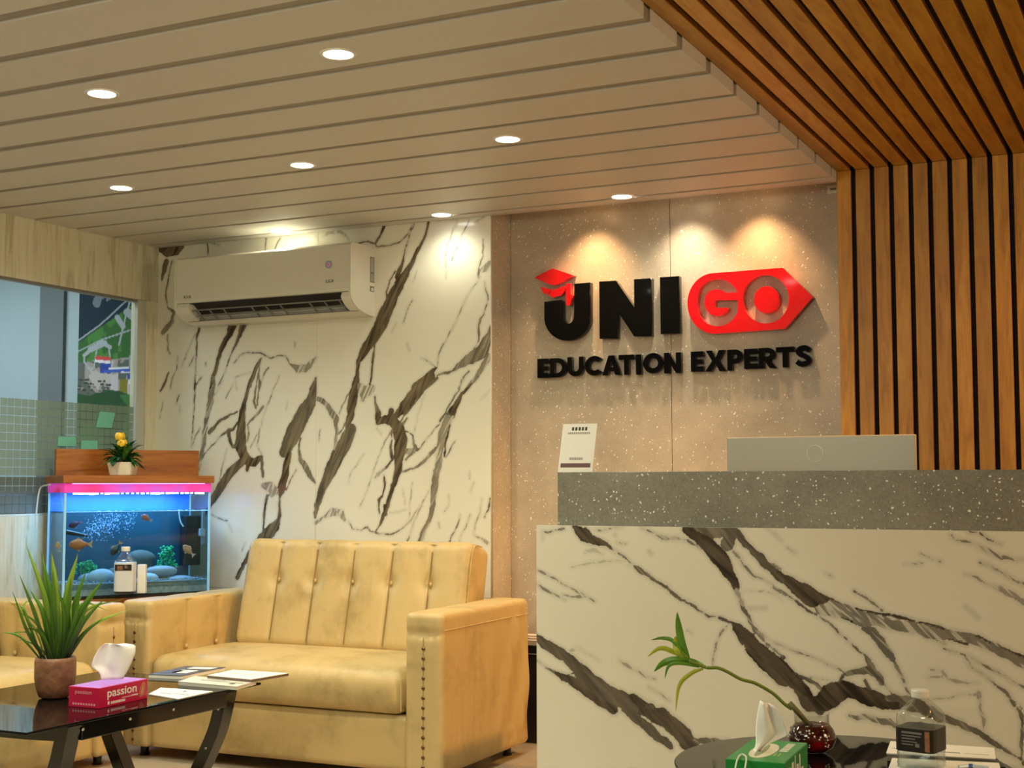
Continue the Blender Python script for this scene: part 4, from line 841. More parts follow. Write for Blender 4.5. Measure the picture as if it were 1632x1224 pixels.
# monitor seen from behind
MY = 4.36
m0, m1, m2 = on(1, MY, 1158, 697), on(1, MY, 1459, 694), on(1, MY, 1299, 723)
mo = empty('monitor', ((m0.x+m1.x)/2, MY, 0.75), label='silver monitor seen from behind on the reception desk', cat='monitor')
mw_ = (m1.x-m0.x)/2; mt = m0.z-0.75
bm = bmesh.new(); bm_box(bm, -mw_, mw_, 0, 0.018, 0.14, mt, 0.004, 2); from_bm('screen_shell', bm, M['monitor'], mo)
bm = bmesh.new(); bm_box(bm, -mw_+.008, mw_-.008, 0.0182, 0.020, 0.16, mt-0.01); from_bm('screen', bm, M['black_glass'], mo)
bm = bmesh.new(); bm_box(bm, -0.04, 0.04, -0.03, -0.001, 0.008, 0.30, 0.004); from_bm('stand_neck', bm, M['monitor'], mo)
bm = bmesh.new(); bm_box(bm, -0.11, 0.11, -0.10, 0.10, 0.0, 0.008, 0.003); from_bm('stand_foot', bm, M['monitor'], mo)
rx, rz_ = m2.x-mo.location.x, m2.z-0.75
ringp = [(rx+0.026*math.cos(a), -0.0005, rz_+0.026*math.sin(a)) for a in np.linspace(0, 2*PI, 37)]
link('logo_ring', tube(ringp, 0.0013, 6, up=Vector((0, 1, 0))), plain('pale_ring', (0.62, 0.60, 0.54), 0.3, metal=0.5), mo)
# card standing on the ledge
k = [on(1, DY+0.06, *q) for q in ((896, 674), (950, 673), (944, 751), (889, 751))]
cd = empty('standing_card', (k[3].x, DY+0.06, cz), label='white upright card standing at the left end of the desk ledge', cat='card')
ux = (k[1]-k[0]).normalized(); uy = (k[0]-k[3]); chh = uy.length; uy.normalize(); cwid = ((k[1]-k[0]).length+(k[2]-k[3]).length)/2
lean = Vector((0, 0.10, 0)); uy = (uy+lean*0.5).normalized(); nn = Vector((0, -1, 0.05)).normalized()
def plate(name, a0, a1, b0, b1, th0, th1, mm, parent, O=Vector((0, 0, 0)), ux=ux, uy=uy, nn=nn):
    P = [O+ux*a+uy*b+nn*c for c in (th0, th1) for a, b in ((a0, b0), (a1, b0), (a1, b1), (a0, b1))]
    return link(name, mesh(name, P, [(3, 2, 1, 0), (4, 5, 6, 7), (0, 1, 5, 4), (1, 2, 6, 5), (2, 3, 7, 6), (3, 0, 4, 7)]), mm, parent)
plate('sheet', 0, cwid, 0, chh, -0.003, 0, M['paper'], cd)
plate('footer_band', cwid*.06, cwid*.93, chh*.10, chh*.185, 0.0001, 0.0006, plain('maroon_print', (0.16, 0.08, 0.08), .6), cd)
for (a0, a1, b0, b1, n) in ((.28, .76, .86, .93, 5), (.18, .84, .785, .825, 12), (.30, .70, .255, .305, 7)):
    for q in range(n):
        a = a0+(a1-a0)*q/n
        plate('print_mark', cwid*a, cwid*(a+(a1-a0)/n*.62), chh*b0, chh*b1, 0.0001, 0.0005, M['ink' if n == 5 else 'ink_grey'], cd)

# ------------------------------------------------------------------ sofas
def tuft(seams, buttons, axis, w_s=0.011, d_s=0.008, d_b=0.017, r_b=0.036, puff=0.006):
    """displaces one side of a pad: seams = positions across, buttons=(across, z)"""
    def fn(P, N, S):
        P = P.copy()
        if axis == 'y-':   # the front face and the top
            face = (N[:, 1] < -0.35) | (N[:, 2] > 0.5); a = P[:, 0]; dirv = np.where((N[:, 2] > 0.7)[:, None], [[0, 0, -1.0]], [[0, 1.0, 0]])
        elif axis == 'x+':
            face = (N[:, 0] > 0.35) | (N[:, 2] > 0.5); a = P[:, 1]; dirv = np.where((N[:, 2] > 0.7)[:, None], [[0, 0, -1.0]], [[-1.0, 0, 0]])
        else:
            face = (N[:, 0] < -0.35) | (N[:, 2] > 0.5); a = P[:, 1]; dirv = np.where((N[:, 2] > 0.7)[:, None], [[0, 0, -1.0]], [[1.0, 0, 0]])
        d = np.zeros(len(P)); soft = np.where(N[:, 2] > 0.5, 0.35, 1.0)
        for s in seams: d = np.maximum(d, d_s*np.exp(-((a-s)/w_s)**2)+puff*np.exp(-((a-s)/0.05)**2))
        b = np.zeros(len(P))
        for (s, z) in buttons: b = np.maximum(b, d_b*np.exp(-(((a-s)/r_b)**2+((P[:, 2]-z)/r_b)**2)))
        b = np.where(N[:, 2] > 0.5, 0, b)
        return P+dirv*((d*soft+b)*face)[:, None]
    return fn
def hemis(name, loc, r, flat, m, parent, normal):
    bm = bmesh.new(); bmesh.ops.create_uvsphere(bm, u_segments=12, v_segments=8, radius=r)
    q = Vector(normal).to_track_quat('Z', 'Y').to_matrix().to_4x4()
    for v in bm.verts: v.co.z *= flat
    bm.transform(Matrix.Translation(loc) @ q)
    return from_bm(name, bm, m, parent, smooth=True)
def wrinkle(P, N, S, sd, amp, side):
    """soft diagonal folds on one side face"""
    P = P.copy(); f = N[:, 0] > 0.5 if side > 0 else N[:, 0] < -0.5
    y, z = P[:, 1], P[:, 2]
    w_ = np.sin((z*0.8-y*2.2)*16+sd+3*y)*np.clip((y+S[1]*0.1)/S[1]*1.7, 0, 1)*np.exp(-((z+0.05)/0.25)**2)+0.6*np.sin((z*1.5+y*3)*19+1.3*sd)*np.exp(-((y-S[1]*.35)/0.12)**2)
    P[:, 0] += np.where(f, amp*w_, 0); return P
def make_sofa(name, loc, rz, label, group, W=1.49, Dp=0.76, armL=0.15, armR=0.16, inner_buttons=True, wrinkle_amp=0.0065):
    s = empty(name, loc, rz, label, 'sofa', group); L = M['leather']; h = W/2
    xi0, xi1 = -h+armL, h-armR
    # base box
    def off(me, v): me.transform(Matrix.Translation(v)); return me
    link('base', off(padbox(xi1-xi0+0.01, Dp-0.06, 0.205, 0.012, 0.03), ((xi0+xi1)/2, 0.02+(Dp-0.06)/2, 0.1475)), L, s, smooth=True)
    def seatfn(P, N, S):
        P = P.copy(); u, v = P[:, 0]/(S[0]/2), P[:, 1]/(S[1]/2)
        P[:, 2] += np.where(P[:, 2] > 0, 0.018*(1-u**4)*(1-v**2), 0); P[:, 1] -= np.where(N[:, 1] < -.3, 0.012*(1-u**4)*(1-(P[:, 2]/(S[2]/2))**2), 0)
        return P
    se = link('seat_cushion', off(padbox(xi1-xi0-0.004, 0.56, 0.165, 0.055, 0.02, seatfn), ((xi0+xi1)/2, 0.27, 0.333)), L, s, smooth=True)
    link('piping', tube([(xi1-0.012, -0.002, z) for z in np.linspace(0.27, 0.385, 8)], 0.003, 6, up=Vector((0, 1, 0))), L, se)
    # backrest
    bw, bt, bh = W-0.37, 0.185, 0.475
    seams = [bw*(k/6-0.5) for k in range(1, 6)]; zbn = 0.055
    bk = padbox(bw, bt, bh, 0.045, 0.0105, tuft(seams, [(q, zbn) for q in seams], 'y-'))
    T = Matrix.Translation((0.012, 0.622, 0.618)) @ Matrix.Rotation(-math.radians(13), 4, 'X'); bk.transform(T)
    bo = link('backrest', bk, L, s, smooth=True)
    for q in seams:
        p = T @ Vector((q, -bt/2+0.018, zbn)); nn_ = T.to_3x3() @ Vector((0, -1, 0)); hemis('button', p+nn_*0.002, 0.0095, 0.6, L, bo, nn_)
        pts = [T @ Vector((q, -bt/2+0.0085, z)) for z in np.linspace(-bh/2+0.03, bh/2-0.05, 12)]
        link('seam', tube(pts, 0.0026, 5, up=Vector((0, 1, 0))), M['seam'], bo)
    cz_ = [T @ Vector((bw/2-0.004, y, z)) for y, z in ((-bt/2+0.018, -0.1), (-bt/2+0.012, 0.1), (-bt/2+0.016, 0.19), (-bt/2+0.035, 0.222), (0.0, 0.228))]
    link('piping', tube(smoothpts(cz_, 4), 0.0030, 6, up=Vector((1, 0, 0))), L, bo)
    # arms
    for sd, aw, xc in ((-1, armL, -h+armL/2), (1, armR, h-armR/2)):
        ah = 0.585; zc = 0.045+ah/2
        ib = [Dp*0.33-Dp/2, Dp*0.60-Dp/2]; bz = 0.085
        inner = tuft(ib, [(q, bz) for q in ib], 'x+' if sd < 0 else 'x-', w_s=0.009, d_s=0.006, d_b=0.016, puff=0.005)
        def fn(P, N, S, inner=inner, sd=sd, aw=aw):
            P = inner(P, N, S); P = wrinkle(P, N, S, 1.0, wrinkle_amp, sd); P = wrinkle(P, N, S, 2.0, wrinkle_amp*0.8, -sd)
            # gathered leather at the head of the front end
            f = np.clip((-P[:, 1]-S[1]/2+0.03)/0.03, 0, 1)
            P[:, 1] += 0.016*f*np.exp(-((P[:, 2]-(S[2]/2-0.075))/0.014)**2)*(0.45+0.55*np.exp(-(P[:, 0]/0.03)**2))
            P[:, 1] += 0.003*f*np.sin(P[:, 0]*190)*np.exp(-((P[:, 2]-(S[2]/2-0.10))/0.05)**2)
            return P
        ar = link('arm', off(padbox(aw, Dp, ah, 0.022, 0.0105, fn), (xc, Dp/2, zc)), L, s, smooth=True)
        link('piping', tube([(xc+sd*(aw/2+0.0005), y, 0.045+ah-0.062) for y in np.linspace(0.015, Dp-0.015, 10)], 0.0028, 6), L, ar)
        link('seam', tube([(xc, -0.0008, z) for z in np.linspace(0.05, 0.54, 10)], 0.0013, 5, up=Vector((0, 1, 0))), M['seam'], ar)
        for k in range(13):
            hemis('stud', (xc, -0.001, 0.075+k*0.0355), 0.0072, 0.6, M['stud'], ar, (0, -1, 0))
        if inner_buttons:
            for q in ib: hemis('button', (xc-sd*(aw/2-0.012), q+Dp/2, zc+bz), 0.0105, 0.7, L, ar, (-sd, 0, 0))
    for x in (-h+0.07, h-0.07):
        for y in (0.08, Dp-0.07):
            link('foot', off(lathe([(0.020, 0), (0.021, 0.006), (0.016, 0.010), (0.018, 0.045), (0.020, 0.052)], 16), (x, y, 0)), M['black_satin'], s)
    return s
SOX, SOY = -3.200, 4.375
make_sofa('sofa', (SOX, SOY, 0), math.radians(1.2), 'tan leather two-seat sofa with button-tufted back against the marble wall', 'tan leather sofas')
make_sofa('sofa', (-3.83, 3.525, 0), math.radians(90), 'tan leather sofa cut by the left edge, standing under the window', 'tan leather sofas', W=1.50, Dp=0.76, armL=0.16, armR=0.16)

# black cabinet in the gap between sofa and desk
t = empty('cabinet', (-2.48, 5.44, 0), label='narrow black cabinet standing in the gap between sofa and desk', cat='cabinet')
bm = bmesh.new(); bm_box(bm, -0.22, 0.22, -0.09, 0.14, 0.0, 0.372, 0.004); from_bm('body', bm, M['black_satin'], t)
bm = bmesh.new(); bm_box(bm, -0.225, 0.225, -0.095, 0.145, 0.373, 0.412, 0.003); from_bm('top', bm, M['black_gloss'], t)
bm = bmesh.new(); bm_box(bm, -0.226, 0.226, -0.098, -0.0955, 0.374, 0.378); from_bm('edge_strip', bm, M['grey_plastic'], t)
cc = [(-2.56+0.06*math.cos(a)*(1+.15*math.sin(3*a)), 5.39+0.03*math.sin(a), 0.422+0.0035*(a/2)) for a in np.linspace(0, 6*PI, 60)]
o = link('cable_coil', tube(cc, 0.005, 6), plain('pale_cable', (0.75, 0.62, 0.52), 0.5)); tag(o, 'pale coiled cable lying on the black cabinet beside the sofa', 'cable')

# ------------------------------------------------------------------ aquarium
TH = math.radians(60); TA = Vector((-4.42, 4.52, 0)); TU = Vector((math.cos(TH), math.sin(TH), 0)); TV = Vector((-math.sin(TH), math.cos(TH), 0))
TWD, TDP, TZ0, TZ1, WZ = 0.667, 0.260, 0.608, 1.107, 0.980
def tpt(x, y, dep):
    q = onp(TA+TV*dep, TV, x, y); d = q-TA
    return Vector((d.dot(TU), dep, q.z))
tk = empty('aquarium', TA, TH, 'lit glass aquarium with pink and blue lights under a wooden hood', 'aquarium')
box('stand', -0.005, TWD+0.005, -0.005, TDP+0.005, 0.0, TZ0-0.012, M['wood_red'], tk, bev=0.003)
box('base_tray', -0.002, TWD+0.002, -0.002, TDP+0.002, TZ0-0.011, TZ0, M['black_satin'], tk)
gl = thin_glass('tank_glass', (0.86, 0.96, 0.98), 0.6)
for nm, a in (('front_glass', (0.001, TWD-0.001, 0, 0.005)), ('side_glass', (0, 0.005, 0.0055, TDP-0.006)), ('side_glass', (TWD-0.005, TWD, 0.0055, TDP-0.006))):
    box(nm, a[0], a[1], a[2], a[3], TZ0+0.001, TZ1-0.001, gl, tk)
M['edge'] = emit('glass_edge_glow', (0.25, 0.50, 0.72), 0.35)  # tank light caught in the glass edges, put in as a glow
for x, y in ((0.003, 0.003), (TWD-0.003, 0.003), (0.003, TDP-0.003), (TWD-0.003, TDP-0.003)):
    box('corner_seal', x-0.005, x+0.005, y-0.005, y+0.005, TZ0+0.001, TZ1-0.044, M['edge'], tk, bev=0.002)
# rear film: lit band above the water painted bright blue, dim part below teal
M['film_lit'] = plain('lit_back_film', (0.015, 0.17, 0.75), 0.4, noise=0.35, nscale=9)
M['film_dim'] = plain('dim_back_film', (0.030, 0.075, 0.085), 0.5, noise=0.4, nscale=6)
box('back_film_upper', 0.006, TWD-0.006, TDP-0.008, TDP-0.002, WZ, TZ1-0.002, M['film_lit'], tk)
box('back_film_lower', 0.006, TWD-0.006, TDP-0.008, TDP-0.002, TZ0+0.001, WZ-0.0005, M['film_dim'], tk)
# water body: its surface and a faint blue veil in front of the back film
M['water'] = thin_glass('tank_water', (0.72, 0.88, 0.97), 0.35)
box('water', 0.0065, TWD-0.0065, 0.0065, TDP-0.009, TZ0+0.03, WZ, M['water'], tk)
M['waterline'] = emit('waterline_glow', (0.25, 0.55, 1.0), 0.9)  # light along the water surface put in as a glowing strip
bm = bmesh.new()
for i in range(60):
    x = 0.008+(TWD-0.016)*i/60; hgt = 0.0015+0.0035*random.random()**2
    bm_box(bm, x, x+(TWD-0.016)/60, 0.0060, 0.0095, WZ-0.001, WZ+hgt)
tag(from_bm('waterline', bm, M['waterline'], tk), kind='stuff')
# pink light band round the top: LED-lit plastic
def ledband(name):
    m, nt, b = newmat(name); tc = ND(nt, 'ShaderNodeTexCoord'); n = ND(nt, 'ShaderNodeTexNoise', Scale=5.0, Detail=1.0)
    nt.links.new(tc.outputs['Object'], n.inputs['Vector'])
    c = ramp(nt, n.outputs['Fac'], [(0.35, (0.55, 0.02, 0.10)), (0.5, (0.85, 0.05, 0.45)), (0.66, (0.55, 0.10, 0.80))])
    nt.links.new(c, b.inputs['Base Color']); nt.links.new(c, b.inputs['Emission Color']); b.inputs['Emission Strength'].default_value = 0.38
    return m
M['pink'] = ledband('pink_light_band')
zb1, zb0 = TZ1-0.001, TZ1-0.042
for a in ((-0.002, TWD+0.002, -0.004, -0.0005), (-0.004, -0.0005, 0, TDP), (TWD+0.0005, TWD+0.004, 0, TDP)):
    box('light_band', a[0], a[1], a[2], a[3], zb0, zb1, M['pink'], tk)
M['led'] = emit('led_bar', (0.55, 0.72, 1.0), 9); M['ledp'] = emit('led_pink', (1.0, 0.45, 0.85), 3)
lb = box('lamp_bar', 0.02, TWD-0.02, 0.06, 0.10, 1.068, 1.10, M['grey_plastic'], tk)
for i in range(26):
    x = 0.05+i*(TWD-0.09)/25; r = random.uniform(.5, 1.5)
    bm = bmesh.new(); bm_box(bm, x-0.008*r, x+0.009*r, 0.0, 0.006, 1.0585-0.003*random.random()*r, 1.0635); 
    from_bm('led', bm, M['led'], lb, loc=(0, 0.008, 0))
bm = bmesh.new(); bm_box(bm, 0.03, TWD-0.03, -0.0056, -0.0042, zb1-0.0024, zb1-0.0008); from_bm('led_strip', bm, M['ledp'], lb)
la = light('AREA', 'aquarium_lamp', TA+TU*TWD/2+TV*0.13+Vector((0, 0, 1.055)), 4.5, (0.45, 0.68, 1.0), size=0.58, size_y=0.1); la.data.shape = 'RECTANGLE'; la.rotation_euler = (0, 0, TH)
lc = light('AREA', 'aquarium_backlamp', TA+TU*TWD/2+TV*0.08+Vector((0, 0, 1.06)), 1.2, (0.12, 0.45, 1.0), size=0.55, size_y=0.03); lc.data.shape = 'RECTANGLE'
lc.rotation_euler = (Matrix.Rotation(TH, 3, 'Z') @ Matrix.Rotation(math.radians(62), 3, 'X')).to_euler()
# hood
hd = box('hood_shelf', -0.012, TWD+0.014, -0.014, TDP+0.012, TZ1, TZ1+0.033, M['wood_red'], tk, bev=0.002)
box('hood_back', 0.022, TWD+0.030, TDP-0.03, TDP-0.005, TZ1+0.0335, TZ1+0.155, M['wood_red'], tk, bev=0.0015)
# gravel
M['gravel'] = plain('gravel', (0.26, 0.30, 0.36), 0.5, noise=0.7, nscale=70)
box('gravel_bed', 0.0065, TWD-0.0065, 0.0065, TDP-0.010, TZ0+0.001, TZ0+0.058, M['gravel'], tk, bev=0.004)
def rock(bm, c, r, sc=(1, 1, 1), sub=2, rough=0.12, rz=0):
    R_ = bmesh.ops.create_icosphere(bm, subdivisions=sub, radius=1)
    ph = [random.uniform(0, 6) for _ in range(6)]
    for v in R_['verts']:
        p = v.co.copy(); k = 1+rough*(math.sin(2.1*p.x+ph[0])+math.sin(2.3*p.y+ph[1])+math.sin(2.7*p.z+ph[2]))/2
        q = Vector((p.x*sc[0], p.y*sc[1], p.z*sc[2]))*r*k; q.rotate(Matrix.Rotation(rz, 3, 'Z')); v.co = q+Vector(c)
bm = bmesh.new()
for _ in range(420):
    rock(bm, (random.uniform(.012, TWD-.012), random.uniform(.010, .09), TZ0+0.059+random.uniform(-.004, .004)), random.uniform(.003, .007), (1.2, 1, .6), 1)
tag(from_bm('gravel', bm, M['gravel'], tk, smooth=True), kind='stuff')
M['pebble'] = plain('grey_pebble', (0.27, 0.30, 0.36), 0.5, noise=0.2, nscale=25); M['pebble2'] = plain('pale_pebble', (0.45, 0.47, 0.55), 0.5, noise=0.2, nscale=25); M['boulder'] = plain('brown_boulder', (0.12, 0.12, 0.10), 0.8, noise=0.5, nscale=22)
def stone_at(px, py, dep, wpx, hpx, mm, label, rough=0.1, sub=3):
    c = tpt(px, py, dep); k = 0.00325
    wc = TA+TU*c.x+TV*c.y+Vector((0, 0, c.z))
    bm = bmesh.new(); rock(bm, (0, 0, 0), 1, (wpx/2*k, min(0.032, wpx/2*k*0.8), hpx/2*k), sub, rough)
    o = from_bm('pebble', bm, mm, None, smooth=True, loc=wc, rot=(0, 0, TH)); tag(o, label, 'pebble', 'pebbles in the aquarium'); return o
stone_at(257, 911, .075, 48, 15, M['pebble'], 'long flat grey pebble lying on top of the others, right in the aquarium')
stone_at(238, 923, .055, 26, 17, M['pebble2'], 'round pale pebble under the left end of the long flat one')
stone_at(286, 923, .050, 36, 11, M['pebble'], 'flat grey pebble low at the right end of the aquarium')
stone_at(259, 923, .080, 20, 12, M['boulder'], 'small dark pebble wedged beneath the long flat one')
stone_at(160, 920, .060, 36, 24, M['pebble2'], 'large pale pebble left of the water bottle in the aquarium')
stone_at(142, 926, .085, 30, 20, M['pebble'], 'darker grey pebble leaning behind the large pale one, left')
stone_at(182, 916, .085, 22, 22, M['boulder'], 'dark upright pebble right behind the water bottle')
stone_at(228, 894, .19, 38, 24, M['boulder'], 'big rough brown rock at the back of the aquarium', 0.3)
# gravel pieces bigger at the front are in the bed; artificial plants
M['fakegreen'] = plain('green_plastic_weed', (0.02, 0.42, 0.16), 0.4, noise=0.4, nscale=40)
def bush(px, py, dep, wpx, hpx, n, label, ball):
    c = tpt(px, py, dep); k = 0.0031; bm = bmesh.new()
    W_, H_ = wpx*k/2, hpx*k/2
    for i in range(n):
        if ball: a = random.uniform(0, PI); e = random.uniform(0, 1)**.5; p = Vector((math.cos(a)*W_*e, random.uniform(-.02, .02), math.sin(a)*H_*1.4*e-H_*.6))
        else: t_ = random.random(); p = Vector((random.uniform(-1, 1)*W_*(1-.6*t_), random.uniform(-.02, .02), -H_+2*H_*t_))
        rock(bm, p, random.uniform(.004, .008), (1, 1, .8), 1, .4)
    for x in (-.4, 0, .4): bm_box(bm, x*W_-.002, x*W_+.002, -.002, .002, -H_*1.2, H_*.3)
    o = from_bm('water_plant', bm, M['fakegreen'], None, smooth=True, loc=TA+TU*c.x+TV*c.y+Vector((0, 0, c.z)), rot=(0, 0, TH))
    tag(o, label, 'water plant')
bush(265, 889, .12, 34, 34, 110, 'green plastic water plant standing upright behind the long flat pebble', False)
bush(137, 905, .12, 36, 28, 120, 'round green plastic water plant at the left of the aquarium', True)
# filter, pipe, heater: parts of the tank
a0, a1 = tpt(294, 822, .17), tpt(317, 900, .17)
box('filter', a0.x, a1.x, .15, .23, a1.z, a0.z, M['black_satin'], tk, bev=0.004)
a0 = tpt(325, 850, .04)
box('pump', a0.x-.010, a0.x+.004, .03, .05, a0.z-.05, a0.z+.115, M['grey_plastic'], tk, bev=0.002)
box('pump_clip', a0.x-.022, a0.x+.004, .028, .052, a0.z-.012, a0.z+.022, plain('grey_clip', (.30, .32, .36), .4), tk, bev=0.002)
pt = [tpt(*q, .06) for q in ((285, 812), (286, 822), (288, 832), (292, 839))]
link('air_pipe', tube(smoothpts(pt, 4), 0.0036, 8), plain('pale_pipe', (0.7, 0.82, 0.95), 0.3), tk)
p0, p1 = tpt(105, 848, .12), tpt(140, 854, .10)
link('outlet_nozzle', tube([p0, (p0+p1)/2, p1], [0.012, 0.010, 0.006], 10), M['black_satin'], tk)
M['bubble'] = plain('air_bubble', (0.45, 0.65, 0.95), 0.2)
bm = bmesh.new()
for i in range(620):
    s_ = random.random(); px, py = 138+72*s_+random.gauss(0, 5), 852-34*s_**.8+random.gauss(0, 7+9*s_)
    if py < 817 or py > 862: continue
    p = tpt(px, py, random.uniform(.05, .12)); rr = random.uniform(.0008, .0028)
    R_ = bmesh.ops.create_icosphere(bm, subdivisions=1, radius=rr, matrix=Matrix.Translation(p))
tag(from_bm('bubbles', bm, M['bubble'], tk, smooth=True), kind='stuff')
# fish
def fish(px, py, dep, length, ang, col, col2, label, flip=1):
    c = tpt(px, py, dep); L_ = length*0.0031
    f = empty('fish', TA+TU*c.x+TV*c.y+Vector((0, 0, c.z)), 0, label, 'fish', 'fish in the aquarium')
    f.rotation_euler = (Matrix.Rotation(TH, 3, 'Z') @ Matrix.Rotation(ang, 3, 'Y') @ Matrix.Rotation(0 if flip > 0 else PI, 3, 'Z')).to_euler()
    m1 = plain('fish_skin', col, 0.35, noise=0.35, nscale=60)
    n = 12; vs = []; fs = []
    prof = [(0, .02), (.06, .11), (.16, .18), (.3, .23), (.45, .22), (.6, .15), (.72, .08), (.8, .05)]
    for t_, r in prof:
        for i in range(n):
            a = 2*PI*i/n; vs.append(((t_-.4)*L_, math.cos(a)*r*L_*.45, math.sin(a)*r*L_))
    for j in range(len(prof)-1):
        for i in range(n): fs.append((j*n+i, j*n+(i+1) % n, (j+1)*n+(i+1) % n, (j+1)*n+i))
    fs += [tuple(range(n-1, -1, -1)), tuple((len(prof)-1)*n+i for i in range(n))]
    link('body', mesh('fish_body', vs, fs), m1, f, smooth=True)
    m2 = plain('fish_fin', col2, 0.4)
    def fin(nm, pts):
        P = [Vector((x*L_, y_, z*L_)) for y_ in (-.0006, .0006) for x, z in pts]; k = len(pts)
        link(nm, mesh(nm, P, [tuple(range(k-1, -1, -1)), tuple(range(k, 2*k))]+[(i, (i+1) % k, (i+1) % k+k, i+k) for i in range(k)]), m2, f)
    fin('tail', [(.39, .03), (.60, .17), (.55, .0), (.60, -.17), (.39, -.03)]); fin('dorsal_fin', [(-.15, .19), (.0, .30), (.18, .20), (.1, .16)]); fin('belly_fin', [(-.1, -.2), (.05, -.30), (.1, -.17)])
    for sy in (-1, 1): hemis('eye', (-.30*L_, sy*.055*L_, .04*L_), .018*L_+.0008, .8, M['black_gloss'], f, (0, sy, 0))
OR = (0.90, 0.17, 0.03)
fish(125, 868, .03, 34, 0.0, OR, (0.8, 0.35, 0.15), 'largest orange fish, swimming left near the left corner of the tank')
fish(232, 825, .06, 18, 0.5, (0.7, 0.15, 0.06), (0.7, 0.3, 0.2), 'small orange fish high in the middle of the tank')
fish(299, 876, .03, 24, 0.75, (0.85, 0.28, 0.14), (0.85, 0.5, 0.4), 'orange and white fish in front of the black filter')
fish(184, 876, .06, 24, -0.95, (0.05, 0.035, 0.02), (0.65, 0.35, 0.08), 'dark fish with golden fins swimming down behind the bottle', 1)
fish(93, 870, .10, 15, 1.4, (0.60, 0.28, 0.07), (0.7, 0.4, 0.2), 'pale gold fish seen through the left end glass')
fish(118, 836, .08, 20, -0.3, (0.08, 0.03, 0.09), (0.4, 0.15, 0.35), 'dark purple fish near the water outlet, upper left')
# cable down the wall
P = [TA+TU*-0.02+TV*0.16+Vector((0, 0, 1.10))]+[onp((LX+0.03, 4.6, 1), (1, 0, 0), *q) for q in ((66, 776), (61, 790), (58, 815), (57, 838))]
cb = link('cable', tube(smoothpts(P, 5), 0.0035, 8), plain('white_cable', (0.62, 0.63, 0.58), 0.5)); tag(cb, 'thin white cable hanging from the aquarium hood to the wall', 'cable')
# flower pot on the hood
c = tpt(196, 757, 0.06); FP = TA+TU*c.x+TV*c.y; FZ = TZ1+0.0335
fp = empty('flower_pot', (FP.x, FP.y, FZ), math.radians(25), 'small white square pot with green leaves and yellow roses on the aquarium hood', 'flower pot')
pot = lathe([(0.001, 0), (0.046, 0), (0.050, 0.003), (0.060, 0.056), (0.0605, 0.060), (0.055, 0.060), (0.052, 0.052), (0.001, 0.052)], 40, 6.0)
link('pot', pot, plain('ivory_glaze', (0.78, 0.72, 0.60), 0.25), fp)
M['leafd'] = plain('dark_leaf', (0.012, 0.085, 0.016), 0.35, noise=0.4, nscale=30); M['leafl'] = plain('light_leaf', (0.09, 0.24, 0.03), 0.35, noise=0.3, nscale=30)
for i in range(96):
    a = random.uniform(0, 2*PI); el = random.uniform(-0.25, 1.5); Ln = random.uniform(.062, .098)*(1.0 if el < .5 else 1.22)
    d = Vector((math.cos(a)*math.cos(el), math.sin(a)*math.cos(el), math.sin(el))); b0 = Vector((d.x*.018, d.y*.018, .058+.02*max(0, d.z)))
    e = b0+d*Ln; mid = b0+d*Ln*.5+Vector((0, 0, .012)); e.z -= .012
    sd_ = Vector((-math.sin(a), math.cos(a), 0)); wdt = random.uniform(.014, .026)
    link('leaf', ribbon([b0, mid, e], wdt, sd_, 0.2, 3, lambda t: math.sin(min(1, t*1.02)*PI)**.7*(1 if t < .98 else .1)+.03), M['leafd'] if (el < .5 or i % 3) else M['leafl'], fp)
M['rose'] = plain('yellow_petal', (0.85, 0.52, 0.03), 0.5, noise=0.25, nscale=50)
vr = Matrix.Rotation(-math.radians(25), 3, 'Z')
for (px, py, rr) in ((194.5, 707, .026), (191, 696, .026)):
    q = onp(FP+Vector((0.03, -0.04, 0)), (0.45, -0.9, 0), px, py); loc = vr @ (q-Vector((FP.x, FP.y, FZ)))
    rs = empty('rose', loc); rs.parent = fp
    bm = bmesh.new(); bmesh.ops.create_uvsphere(bm, u_segments=14, v_segments=10, radius=rr*.5); from_bm('rose_core', bm, M['rose'], rs, smooth=True)
    for i in range(9):
        a = i*2.4; r_ = rr*(.5+.05*i); cu_ = []
        R2 = Matrix.Rotation(a, 4, 'Z')
        n_, mgrid = 5, 5; V_, Fc_ = [], []
        for u in range(n_):
            for v in range(mgrid):
                th = (u/(n_-1)-.5)*1.7; ph = v/(mgrid-1)*1.4-.6; V_.append(R2 @ Vector((r_*math.cos(th)*math.cos(ph), r_*math.sin(th)*math.cos(ph), r_*math.sin(ph)*1.15)))
        for u in range(n_-1):
            for v in range(mgrid-1): q_ = u*mgrid+v; Fc_.append((q_, q_+mgrid, q_+mgrid+1, q_+1))
        link('petal', mesh('petal', V_, Fc_), M['rose'], rs, smooth=True)

